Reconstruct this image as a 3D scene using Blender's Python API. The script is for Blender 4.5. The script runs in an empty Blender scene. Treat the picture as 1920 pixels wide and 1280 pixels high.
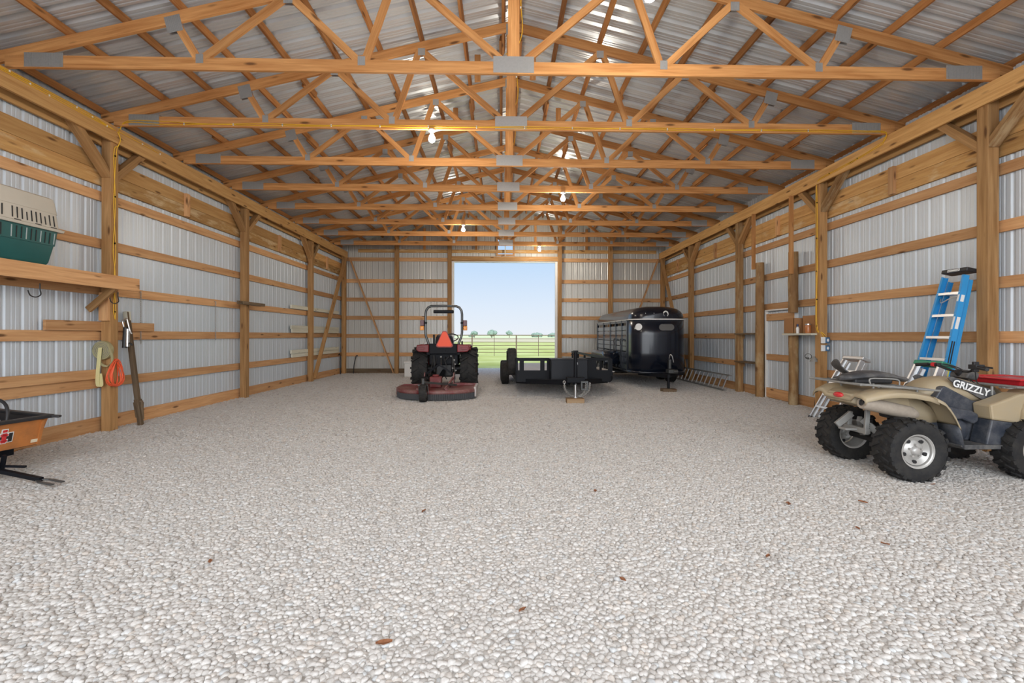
import bpy, math, random
from mathutils import Vector, Matrix, Euler
random.seed(7)
PI = math.pi
SC = bpy.context.scene
COL = SC.collection
V = Vector
ORD = ['first', 'second', 'third', 'fourth', 'fifth', 'sixth', 'seventh', 'eighth', 'ninth', 'tenth', 'eleventh', 'twelfth']

# ------------------------------------------------------------------ mesh builder
class MB:
    def __init__(s):
        s.v = []; s.f = []; s.g = []; s.r = []; s.M = None
    def add(s, vs, fs, gr=None, rnd=None):
        n = len(s.v)
        if rnd is None: rnd = random.random()
        if gr is None: gr = vs
        for p in vs:
            p = V(p)
            s.v.append(tuple(s.M @ p) if s.M is not None else tuple(p))
        s.g += [tuple(q) for q in gr]; s.r += [rnd] * len(vs)
        s.f += [tuple(i + n for i in f) for f in fs]
        return s
    def box(s, c, d, R=None):
        hx, hy, hz = d[0] / 2, d[1] / 2, d[2] / 2
        L = [(-hx, -hy, -hz), (hx, -hy, -hz), (hx, hy, -hz), (-hx, hy, -hz), (-hx, -hy, hz), (hx, -hy, hz), (hx, hy, hz), (-hx, hy, hz)]
        k = max(range(3), key=lambda i: d[i]); o = [random.uniform(-50, 50) for _ in range(3)]
        gr = [(p[k] + o[0], p[(k + 1) % 3] + o[1], p[(k + 2) % 3] + o[2]) for p in L]
        C = V(c)
        P = [(R @ V(p) if R is not None else V(p)) + C for p in L]
        return s.add(P, [(0, 3, 2, 1), (4, 5, 6, 7), (0, 1, 5, 4), (1, 2, 6, 5), (2, 3, 7, 6), (3, 0, 4, 7)], gr)
    def span(s, a, b):
        return s.box([(a[i] + b[i]) / 2 for i in range(3)], [abs(b[i] - a[i]) for i in range(3)])
    def beam(s, p0, p1, w, h, up=(0, 0, 1)):
        p0, p1, up = V(p0), V(p1), V(up)
        x = (p1 - p0); L = x.length; x.normalize()
        y = up.cross(x)
        if y.length < 1e-5: y = V((0, 1, 0)).cross(x)
        y.normalize(); z = x.cross(y)
        R = Matrix((x, y, z)).transposed()
        return s.box((p0 + p1) / 2, (L, w, h), R)
    def tube(s, pts, r, n=8, closed=False, cap=True):
        pts = [V(p) for p in pts]; m = len(pts); vs = []; fs = []
        rr = r if isinstance(r, (list, tuple)) else [r] * m
        T = []
        for i in range(m):
            a = pts[(i - 1) % m] if (closed or i > 0) else pts[0]
            b = pts[(i + 1) % m] if (closed or i < m - 1) else pts[-1]
            t = (b - a)
            T.append(t.normalized() if t.length > 1e-9 else V((0, 0, 1)))
        u = T[0].orthogonal().normalized()
        for i in range(m):
            t = T[i]; u = (u - t * u.dot(t))
            u = u.normalized() if u.length > 1e-6 else t.orthogonal().normalized()
            w = t.cross(u)
            for k in range(n):
                a = 2 * PI * k / n
                vs.append(pts[i] + (u * math.cos(a) + w * math.sin(a)) * rr[i])
        for i in range(m if closed else m - 1):
            for k in range(n):
                a = i * n + k; b = i * n + (k + 1) % n; j = (i + 1) % m
                fs.append((a, b, j * n + (k + 1) % n, j * n + k))
        if cap and not closed:
            fs.append(tuple(range(n - 1, -1, -1))); fs.append(tuple((m - 1) * n + k for k in range(n)))
        return s.add(vs, fs)
    def cyl(s, p0, p1, r, r2=None, n=20):
        return s.tube([p0, p1], [r, r if r2 is None else r2], n)
    def lathe(s, prof, c=(0, 0, 0), axis='Z', n=32, a0=0, a1=2 * PI):
        full = abs(a1 - a0 - 2 * PI) < 1e-6
        m = n if full else n + 1; vs = []; fs = []
        for (r, z) in prof:
            for k in range(m):
                a = a0 + (a1 - a0) * k / n
                x, y = r * math.cos(a), r * math.sin(a)
                p = {'Z': (x, y, z), 'Y': (x, z, y), 'X': (z, x, y)}[axis]
                vs.append((p[0] + c[0], p[1] + c[1], p[2] + c[2]))
        for i in range(len(prof) - 1):
            for k in range(n):
                k2 = (k + 1) % m
                fs.append((i * m + k, i * m + k2, (i + 1) * m + k2, (i + 1) * m + k))
        return s.add(vs, fs)
    def prism(s, poly, a, b, plane='XZ'):
        """polygon in a plane, extruded from a to b along the remaining axis"""
        def q(u, v, w):
            return {'XZ': (u, w, v), 'YZ': (w, u, v), 'XY': (u, v, w)}[plane]
        n = len(poly)
        vs = [q(u, v, a) for u, v in poly] + [q(u, v, b) for u, v in poly]
        fs = [tuple(range(n)), tuple(range(2 * n - 1, n - 1, -1))] + [(i, i + n, (i + 1) % n + n, (i + 1) % n) for i in range(n)]
        return s.add(vs, fs)
    def loft(s, rings, cap=True, closed=True):
        n = len(rings[0]); vs = [p for r in rings for p in r]; fs = []
        for i in range(len(rings) - 1):
            for k in range(n if closed else n - 1):
                k2 = (k + 1) % n
                fs.append((i * n + k, i * n + k2, (i + 1) * n + k2, (i + 1) * n + k))
        if cap:
            fs.append(tuple(range(n - 1, -1, -1))); fs.append(tuple((len(rings) - 1) * n + k for k in range(n)))
        return s.add(vs, fs)
    def ball(s, c, r, n=16, m=10, half=False):
        rx, ry, rz = r if isinstance(r, (list, tuple)) else (r, r, r)
        vs = []; fs = []
        for i in range(m + 1):
            t = PI * i / m * (0.5 if half else 1)
            for k in range(n):
                a = 2 * PI * k / n
                vs.append((c[0] + rx * math.sin(t) * math.cos(a), c[1] + ry * math.sin(t) * math.sin(a), c[2] + rz * math.cos(t)))
        for i in range(m):
            for k in range(n):
                fs.append((i * n + k, (i + 1) * n + k, (i + 1) * n + (k + 1) % n, i * n + (k + 1) % n))
        return s.add(vs, fs)
    def build(s, name, mat, parent=None, smooth=None, bevel=0, subsurf=0, solid=0, origin=True, **props):
        vs = s.v; loc = V((0, 0, 0))
        if parent is None and origin:
            xs, ys, zs = zip(*vs)
            loc = V(((min(xs) + max(xs)) / 2, (min(ys) + max(ys)) / 2, min(zs)))
            vs = [(p[0] - loc.x, p[1] - loc.y, p[2] - loc.z) for p in vs]
        me = bpy.data.meshes.new(name)
        me.from_pydata(vs, [], s.f)
        a = me.attributes.new('gr', 'FLOAT_VECTOR', 'POINT'); a.data.foreach_set('vector', [x for q in s.g for x in q])
        b = me.attributes.new('rnd', 'FLOAT', 'POINT'); b.data.foreach_set('value', s.r)
        me.validate(); me.update()
        o = bpy.data.objects.new(name, me); COL.objects.link(o); o.location = loc
        if mat: me.materials.append(mat)
        if parent is not None: o.parent = parent
        if smooth: me.shade_smooth() if smooth is True else me.set_sharp_from_angle(angle=math.radians(smooth))
        if smooth and smooth is not True:
            me.polygons.foreach_set('use_smooth', [True] * len(me.polygons))
        if solid:
            mo = o.modifiers.new('t', 'SOLIDIFY'); mo.thickness = solid; mo.offset = 0
        if bevel:
            mo = o.modifiers.new('b', 'BEVEL'); mo.width = bevel; mo.segments = 2; mo.limit_method = 'ANGLE'; mo.angle_limit = math.radians(40)
        if subsurf:
            mo = o.modifiers.new('s', 'SUBSURF'); mo.levels = subsurf; mo.render_levels = subsurf
        for k, x in props.items(): o[{'cat': 'category'}.get(k, k)] = x
        if 'cat' in props and 'kind' not in props: o['kind'] = 'thing'
        return o

def thing(name, label, cat, loc=(0, 0, 0), rz=0, group=None):
    o = bpy.data.objects.new(name, None); COL.objects.link(o)
    o.location = loc; o.rotation_euler = (0, 0, rz); o.empty_display_size = .1
    o['label'] = label; o['category'] = cat; o['kind'] = 'thing'
    if group: o['group'] = group
    return o

def dup(root, loc=None, rz=None, label=None, group=None):
    r = root.copy(); COL.objects.link(r)
    if loc is not None: r.location = loc
    if rz is not None: r.rotation_euler = (0, 0, rz)
    if label: r['label'] = label
    if group: r['group'] = group
    for ch in list(root.children):
        c = ch.copy(); COL.objects.link(c); c.parent = r
        for g in list(ch.children):
            d = g.copy(); COL.objects.link(d); d.parent = c
    return r

def arc(c, r, a0, a1, n, f):
    """points on an arc; f maps (u,v) to a 3D point"""
    return [f(c[0] + r * math.cos(a0 + (a1 - a0) * i / n), c[1] + r * math.sin(a0 + (a1 - a0) * i / n)) for i in range(n + 1)]

def smoothpath(pts, n=6):
    """Catmull-Rom through the points"""
    P = [V(p) for p in pts]; P = [2 * P[0] - P[1]] + P + [2 * P[-1] - P[-2]]; out = []
    for i in range(1, len(P) - 2):
        for k in range(n):
            t = k / n; a, b, c, d = P[i - 1], P[i], P[i + 1], P[i + 2]
            out.append(.5 * ((2 * b) + (c - a) * t + (2 * a - 5 * b + 4 * c - d) * t * t + (3 * b - a - 3 * c + d) * t ** 3))
    out.append(P[-2]); return out

# ------------------------------------------------------------------ materials
def mat(name):
    m = bpy.data.materials.new(name); m.use_nodes = True
    return m, m.node_tree.nodes, m.node_tree.links, m.node_tree.nodes['Principled BSDF']

def plain(name, col, rough=.5, metal=0, spec=.5, coat=0, noise=0, nscale=8, bump=0, emit=0, trans=0, dirt=None, dscale=3, damt=.5):
    m, N, L, B = mat(name)
    B.inputs['Base Color'].default_value = (*col, 1); B.inputs['Roughness'].default_value = rough; B.inputs['Metallic'].default_value = metal
    B.inputs['Specular IOR Level'].default_value = spec; B.inputs['Coat Weight'].default_value = coat
    B.inputs['Transmission Weight'].default_value = trans
    if emit:
        B.inputs['Emission Color'].default_value = (*col, 1); B.inputs['Emission Strength'].default_value = emit
    if noise or bump or dirt:
        tc = N.new('ShaderNodeTexCoord'); nz = N.new('ShaderNodeTexNoise'); nz.inputs['Scale'].default_value = nscale; nz.inputs['Detail'].default_value = 5
        L.new(tc.outputs['Object'], nz.inputs['Vector'])
        src = None
        if noise:
            mx = N.new('ShaderNodeMix'); mx.data_type = 'RGBA'
            mx.inputs[6].default_value = (*[c * (1 - noise) for c in col], 1); mx.inputs[7].default_value = (*[min(1, c * (1 + noise)) for c in col], 1)
            L.new(nz.outputs['Fac'], mx.inputs[0]); src = mx.outputs[2]
        if dirt:
            n2 = N.new('ShaderNodeTexNoise'); n2.inputs['Scale'].default_value = dscale; n2.inputs['Detail'].default_value = 8; n2.inputs['Roughness'].default_value = .7
            L.new(tc.outputs['Object'], n2.inputs['Vector'])
            mr = N.new('ShaderNodeMapRange'); mr.inputs[1].default_value = .42; mr.inputs[2].default_value = .68; mr.inputs[4].default_value = damt
            L.new(n2.outputs['Fac'], mr.inputs[0])
            m2 = N.new('ShaderNodeMix'); m2.data_type = 'RGBA'; m2.inputs[7].default_value = (*dirt, 1); m2.inputs[6].default_value = (*col, 1)
            if src: L.new(src, m2.inputs[6])
            L.new(mr.outputs[0], m2.inputs[0]); src = m2.outputs[2]
        if src: L.new(src, B.inputs['Base Color'])
        if bump:
            bp = N.new('ShaderNodeBump'); bp.inputs['Strength'].default_value = bump; bp.inputs['Distance'].default_value = .01
            L.new(nz.outputs['Fac'], bp.inputs['Height']); L.new(bp.outputs['Normal'], B.inputs['Normal'])
    return m

def wood(name, light, dark, knot=(.10, .04, .015), rough=.7, var=.35, stain=None):
    m, N, L, B = mat(name)
    at = N.new('ShaderNodeAttribute'); at.attribute_name = 'gr'
    rn = N.new('ShaderNodeAttribute'); rn.attribute_name = 'rnd'
    mp = N.new('ShaderNodeMapping'); mp.inputs['Scale'].default_value = (.55, 9, 9); L.new(at.outputs['Vector'], mp.inputs['Vector'])
    n1 = N.new('ShaderNodeTexNoise'); n1.inputs['Scale'].default_value = 2.2; n1.inputs['Detail'].default_value = 6; n1.inputs['Distortion'].default_value = .6
    L.new(mp.outputs['Vector'], n1.inputs['Vector'])
    mp2 = N.new('ShaderNodeMapping'); mp2.inputs['Scale'].default_value = (2.5, 60, 60); L.new(at.outputs['Vector'], mp2.inputs['Vector'])
    n2 = N.new('ShaderNodeTexNoise'); n2.inputs['Scale'].default_value = 1.5; n2.inputs['Detail'].default_value = 3; L.new(mp2.outputs['Vector'], n2.inputs['Vector'])
    ad = N.new('ShaderNodeMath'); ad.operation = 'MULTIPLY_ADD'; ad.inputs[1].default_value = .35; L.new(n2.outputs['Fac'], ad.inputs[0]); L.new(n1.outputs['Fac'], ad.inputs[2])
    cr = N.new('ShaderNodeValToRGB'); e = cr.color_ramp.elements
    e[0].position = .48; e[0].color = (*light, 1); e[1].position = .92; e[1].color = (*dark, 1)
    L.new(ad.outputs[0], cr.inputs['Fac'])
    # board to board tone
    hs = N.new('ShaderNodeHueSaturation'); mr = N.new('ShaderNodeMapRange'); mr.inputs[3].default_value = 1 - var; mr.inputs[4].default_value = 1 + var * .6
    L.new(rn.outputs['Fac'], mr.inputs[0]); L.new(mr.outputs[0], hs.inputs['Value']); L.new(cr.outputs['Color'], hs.inputs['Color'])
    # knots
    mp3 = N.new('ShaderNodeMapping'); mp3.inputs['Scale'].default_value = (2.2, 9, 9); L.new(at.outputs['Vector'], mp3.inputs['Vector'])
    vo = N.new('ShaderNodeTexVoronoi'); vo.inputs['Scale'].default_value = 1.0; L.new(mp3.outputs['Vector'], vo.inputs['Vector'])
    k = N.new('ShaderNodeMapRange'); k.inputs[1].default_value = .10; k.inputs[2].default_value = .22; k.inputs[3].default_value = .85; k.inputs[4].default_value = 0
    L.new(vo.outputs['Distance'], k.inputs[0])
    sp = N.new('ShaderNodeSeparateColor'); L.new(vo.outputs['Color'], sp.inputs['Color'])
    gt = N.new('ShaderNodeMath'); gt.operation = 'GREATER_THAN'; gt.inputs[1].default_value = .45; L.new(sp.outputs[0], gt.inputs[0])
    km = N.new('ShaderNodeMath'); km.operation = 'MULTIPLY'; L.new(k.outputs[0], km.inputs[0]); L.new(gt.outputs[0], km.inputs[1])
    mx = N.new('ShaderNodeMix'); mx.data_type = 'RGBA'; mx.inputs[7].default_value = (*knot, 1)
    L.new(km.outputs[0], mx.inputs[0]); L.new(hs.outputs['Color'], mx.inputs[6]); src = mx.outputs[2]
    if stain:
        mp4 = N.new('ShaderNodeMapping'); mp4.inputs['Scale'].default_value = (1.2, 5, 5); L.new(at.outputs['Vector'], mp4.inputs['Vector'])
        n3 = N.new('ShaderNodeTexNoise'); n3.inputs['Scale'].default_value = 1.6; n3.inputs['Detail'].default_value = 7; n3.inputs['Roughness'].default_value = .65; L.new(mp4.outputs['Vector'], n3.inputs['Vector'])
        m3 = N.new('ShaderNodeMapRange'); m3.inputs[1].default_value = .5; m3.inputs[2].default_value = .66; m3.inputs[4].default_value = .75; L.new(n3.outputs['Fac'], m3.inputs[0])
        m4 = N.new('ShaderNodeMix'); m4.data_type = 'RGBA'; m4.inputs[7].default_value = (*stain, 1); L.new(m3.outputs[0], m4.inputs[0]); L.new(src, m4.inputs[6]); src = m4.outputs[2]
    L.new(src, B.inputs['Base Color'])
    B.inputs['Roughness'].default_value = rough; B.inputs['Specular IOR Level'].default_value = .25
    bp = N.new('ShaderNodeBump'); bp.inputs['Strength'].default_value = .25; bp.inputs['Distance'].default_value = .004
    L.new(ad.outputs[0], bp.inputs['Height']); L.new(bp.outputs['Normal'], B.inputs['Normal'])
    return m

W = {}
W['truss'] = wood('truss_pine', (.66, .335, .125), (.42, .17, .05))
W['purlin'] = wood('purlin_pine', (.52, .25, .09), (.32, .125, .038))
W['girt'] = wood('girt_pine', (.70, .41, .20), (.50, .25, .105), var=.28)
W['header'] = wood('header_pine', (.70, .415, .165), (.50, .255, .085))
W['post'] = wood('treated_post', (.50, .285, .12), (.29, .15, .055), var=.2)
W['bark'] = wood('rough_post', (.40, .235, .10), (.20, .10, .04), var=.2, stain=(.50, .38, .22))
W['gray'] = wood('weathered_board', (.22, .155, .095), (.10, .065, .038), var=.2)
W['white'] = wood('whitewashed_board', (.74, .72, .60), (.60, .58, .46), knot=(.4, .36, .26), var=.12)
W['stained'] = wood('stained_pine', (.62, .37, .14), (.42, .21, .07), stain=(.72, .55, .33))

def steel_sheet(name, c0, c1, rough, metal):
    m, N, L, B = mat(name)
    tc = N.new('ShaderNodeTexCoord'); nz = N.new('ShaderNodeTexNoise'); nz.inputs['Scale'].default_value = 1.3; nz.inputs['Detail'].default_value = 6
    L.new(tc.outputs['Object'], nz.inputs['Vector'])
    mx = N.new('ShaderNodeMix'); mx.data_type = 'RGBA'; mx.inputs[6].default_value = (*c0, 1); mx.inputs[7].default_value = (*c1, 1)
    L.new(nz.outputs['Fac'], mx.inputs[0]); L.new(mx.outputs[2], B.inputs['Base Color'])
    B.inputs['Metallic'].default_value = metal; B.inputs['Roughness'].default_value = rough
    return m
M = {}
M['siding'] = steel_sheet('galvanised_siding', (.56, .615, .665), (.615, .665, .71), .36, .14)
M['back_siding'] = steel_sheet('lamp_toned_end_sheet', (.50, .50, .47), (.575, .575, .545), .32, .2)  # the end wall's warmer, weaker light is put into this sheet colour
M['roof'] = steel_sheet('galvanised_roof', (.55, .575, .595), (.595, .62, .64), .24, .25)
M['plate'] = plain('galvanised_plate', (.47, .47, .46), .42, .6, noise=.12, nscale=40)
M['wire'] = plain('yellow_cable', (.80, .46, .03), .4)
M['staple'] = plain('cable_staple', (.85, .82, .74), .4)
M['black'] = plain('black_plastic', (.018, .018, .02), .45)
M['steel'] = plain('bright_steel', (.62, .62, .62), .3, .9)
M['alu'] = plain('aluminium', (.72, .73, .74), .35, .8, noise=.08)
M['rubber'] = plain('tyre_rubber', (.018, .018, .019), .75, spec=.3, noise=.3, nscale=20, dirt=(.09, .08, .065), dscale=9, damt=.3)
M['white'] = plain('white_paint', (.78, .78, .76), .5)

def lumber(name, p0, p1, w, h, mt, label, cat, group=None, up=(0, 0, 1), kind=None):
    o = MB().beam(p0, p1, w, h, up).build(name, mt, label=label, cat=cat)
    if group: o['group'] = group
    if kind: o['kind'] = kind
    return o

# ------------------------------------------------------------------ camera and sky
f_px, yaw = 880.0, math.atan(19 / 880)
cd = bpy.data.cameras.new('camera'); cam = bpy.data.objects.new('camera', cd); COL.objects.link(cam)
cd.sensor_width = 36; cd.lens = f_px * 36 / 1920; cd.shift_y = 12 / 1920; cd.clip_end = 3000; cd.clip_start = .05
cd.shift_y = -12 / 1920
cam.location = (0, 0, 1.49)
cam.rotation_euler = (Matrix.Rotation(-yaw, 3, 'Z') @ Matrix.Rotation(PI / 2, 3, 'X') @ Matrix.Rotation(.0015, 3, 'Z')).to_euler()
SC.camera = cam

wd = bpy.data.worlds.new('sky'); SC.world = wd; wd.use_nodes = True
N, L = wd.node_tree.nodes, wd.node_tree.links; N.clear()
out = N.new('ShaderNodeOutputWorld'); bg = N.new('ShaderNodeBackground'); L.new(bg.outputs[0], out.inputs[0])
tc = N.new('ShaderNodeTexCoord'); sp = N.new('ShaderNodeSeparateXYZ'); L.new(tc.outputs['Generated'], sp.inputs[0])
cr = N.new('ShaderNodeValToRGB'); L.new(sp.outputs['Z'], cr.inputs['Fac'])
e = cr.color_ramp.elements
e[0].position = 0; e[0].color = (.77, .815, .87, 1); e[1].position = .18; e[1].color = (.46, .65, .895, 1)
x = cr.color_ramp.elements.new(.06); x.color = (.68, .775, .895, 1)
x = cr.color_ramp.elements.new(1); x.color = (.26, .46, .86, 1)
# sky behind the camera is boosted far brighter, to light the interior
mr = N.new('ShaderNodeMapRange'); mr.interpolation_type = 'SMOOTHSTEP'
mr.inputs[1].default_value = .15; mr.inputs[2].default_value = -.85; mr.inputs[3].default_value = 1; mr.inputs[4].default_value = 4.7
L.new(sp.outputs['Y'], mr.inputs[0])
hz = N.new('ShaderNodeMix'); hz.data_type = 'RGBA'; hz.inputs[7].default_value = (.91, .95, 1.0, 1)
m2 = N.new('ShaderNodeMapRange'); m2.inputs[1].default_value = .1; m2.inputs[2].default_value = -.5; L.new(sp.outputs['Y'], m2.inputs[0])
L.new(m2.outputs[0], hz.inputs[0]); L.new(cr.outputs[0], hz.inputs[6])
L.new(hz.outputs[2], bg.inputs['Color']); L.new(mr.outputs[0], bg.inputs['Strength'])
SC.view_settings.view_transform = 'Standard'; SC.view_settings.look = 'None'; SC.view_settings.gamma = 1
SC.view_settings.use_curve_mapping = False; SC.view_settings.exposure = 0.12
SC.cycles.use_denoising = True
SC.cycles.max_bounces = 10; SC.cycles.diffuse_bounces = 6; SC.cycles.glossy_bounces = 4
SC.cycles.caustics_reflective = False; SC.cycles.caustics_refractive = False
SC.cycles.sample_clamp_indirect = 6
# ------------------------------------------------------------------ building shell
XL, XR, XC = -6.0, 6.2, .14           # inner post faces, ridge line
WL, WR = -6.22, 6.42                  # siding planes
YB, YF = 18.30, -1.6                  # end wall, open near end
PITCH = .229; SL = .2445
def prof(a, b, s=1, big=0):
    """ribbed sheet profile: (distance, depth)"""
    out = []; t = a
    pts = [(0, 0), (.020, .015), (.040, .015), (.06, 0), (.110, 0), (.117, .004), (.127, .004), (.134, 0), (.163, 0), (.170, .004), (.180, .004), (.187, 0)]
    if big: pts = [(0, 0), (.022, .042), (.052, .042), (.080, 0), (.120, 0), (.128, .006), (.138, .006), (.146, 0), (.172, 0), (.180, .006), (.190, .006), (.198, 0)]
    while t < b:
        for u, d in pts:
            if t + u < b: out.append((t + u, d * s))
        t += PITCH
    out.append((b, 0)); return out
ZR = 6.505                              # sheet height at the ridge
def roof_z(x): return ZR - SL * abs(x - XC)
def side_wall(name, X, sgn):
    mb = MB(); P = prof(YF, YB); top = roof_z(X) + .02
    vs = [(X + sgn * d, y, .06) for y, d in P] + [(X + sgn * d, y, top) for y, d in P]; n = len(P)
    mb.add(vs, [(i, i + 1, i + 1 + n, i + n) for i in range(n - 1)])
    return mb.build(name, M['siding'], kind='structure', origin=False)
side_wall('wall_left', WL, -1); side_wall('wall_right', WR, 1)
DX0, DX1, DZ = -1.90, 2.12, 4.35       # drive-through opening
GX0, GX1, GZ0, GZ1 = -.17, .43, 4.63, 5.22
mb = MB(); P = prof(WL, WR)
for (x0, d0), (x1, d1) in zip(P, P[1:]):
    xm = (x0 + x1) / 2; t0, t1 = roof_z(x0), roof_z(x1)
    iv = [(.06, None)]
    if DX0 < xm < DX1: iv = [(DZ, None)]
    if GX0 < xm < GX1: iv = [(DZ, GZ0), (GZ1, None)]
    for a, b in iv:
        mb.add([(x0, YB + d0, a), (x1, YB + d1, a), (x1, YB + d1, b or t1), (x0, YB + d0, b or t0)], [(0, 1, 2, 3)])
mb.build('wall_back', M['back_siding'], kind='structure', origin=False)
mb = MB(); P = prof(YF - .3, YB + .35, 1, 1)
n = len(P); vs = []
for x in (XC - 6.75, XC, XC + 6.75): vs += [(x, y, roof_z(x) + d) for y, d in P]
mb.add(vs, [(i, i + 1, i + 1 + n, i + n) for i in range(n - 1)] + [(i + n, i + 1 + n, i + 1 + 2 * n, i + 2 * n) for i in range(n - 1)])
mb.build('ceiling', M['roof'], kind='structure', origin=False)

# ------------------------------------------------------------------ ground
def gravel_ground():
    m, N, L, B = mat('gravel_bed')
    tc = N.new('ShaderNodeTexCoord')
    vo = N.new('ShaderNodeTexVoronoi'); vo.inputs['Scale'].default_value = 22; vo.inputs['Randomness'].default_value = 1
    L.new(tc.outputs['Object'], vo.inputs['Vector'])
    cr = N.new('ShaderNodeValToRGB'); e = cr.color_ramp.elements
    e[0].color = (.42, .395, .365, 1); e[1].color = (.565, .54, .51, 1); x = cr.color_ramp.elements.new(.5); x.color = (.51, .485, .455, 1)
    sp = N.new('ShaderNodeSeparateColor'); L.new(vo.outputs['Color'], sp.inputs['Color']); L.new(sp.outputs[0], cr.inputs['Fac'])
    L.new(cr.outputs[0], B.inputs['Base Color']); B.inputs['Roughness'].default_value = .9
    bp = N.new('ShaderNodeBump'); bp.inputs['Strength'].default_value = .8; bp.inputs['Distance'].default_value = .02; bp.invert = True
    L.new(vo.outputs['Distance'], bp.inputs['Height']); L.new(bp.outputs['Normal'], B.inputs['Normal'])
    return m
M['gravelbed'] = gravel_ground()
def quad(name, x0, x1, y0, y1, z, mt):
    return MB().add([(x0, y0, z), (x1, y0, z), (x1, y1, z), (x0, y1, z)], [(0, 1, 2, 3)]).build(name, mt, kind='structure', origin=False)
quad('floor', -14, 14, -14, 21.2, 0, M['gravelbed'])
def field_mat(name, c0, c1, sc):
    m, N, L, B = mat(name)
    tc = N.new('ShaderNodeTexCoord'); nz = N.new('ShaderNodeTexNoise'); nz.inputs['Scale'].default_value = sc; nz.inputs['Detail'].default_value = 8
    L.new(tc.outputs['Object'], nz.inputs['Vector'])
    cr = N.new('ShaderNodeValToRGB'); e = cr.color_ramp.elements
    e[0].position = .35; e[0].color = (*c0, 1); e[1].position = .65; e[1].color = (*c1, 1); L.new(nz.outputs['Fac'], cr.inputs['Fac'])
    L.new(cr.outputs[0], B.inputs['Base Color']); B.inputs['Roughness'].default_value = .95; B.inputs['Specular IOR Level'].default_value = .1
    return m
M['grass'] = field_mat('pasture_grass', (.36, .39, .11), (.49, .51, .21), .35)
M['straw'] = field_mat('dry_field', (.46, .40, .25), (.53, .47, .32), .05)
M['farg'] = field_mat('distant_field', (.45, .52, .26), (.62, .62, .40), .03)
quad('lawn', -60, 60, 21.2, 105, -.03, M['grass'])
quad('land', -300, 300, 105, 240, -.02, M['straw'])
quad('terrain', -900, 900, 240, 1500, -.01, M['farg'])

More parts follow.
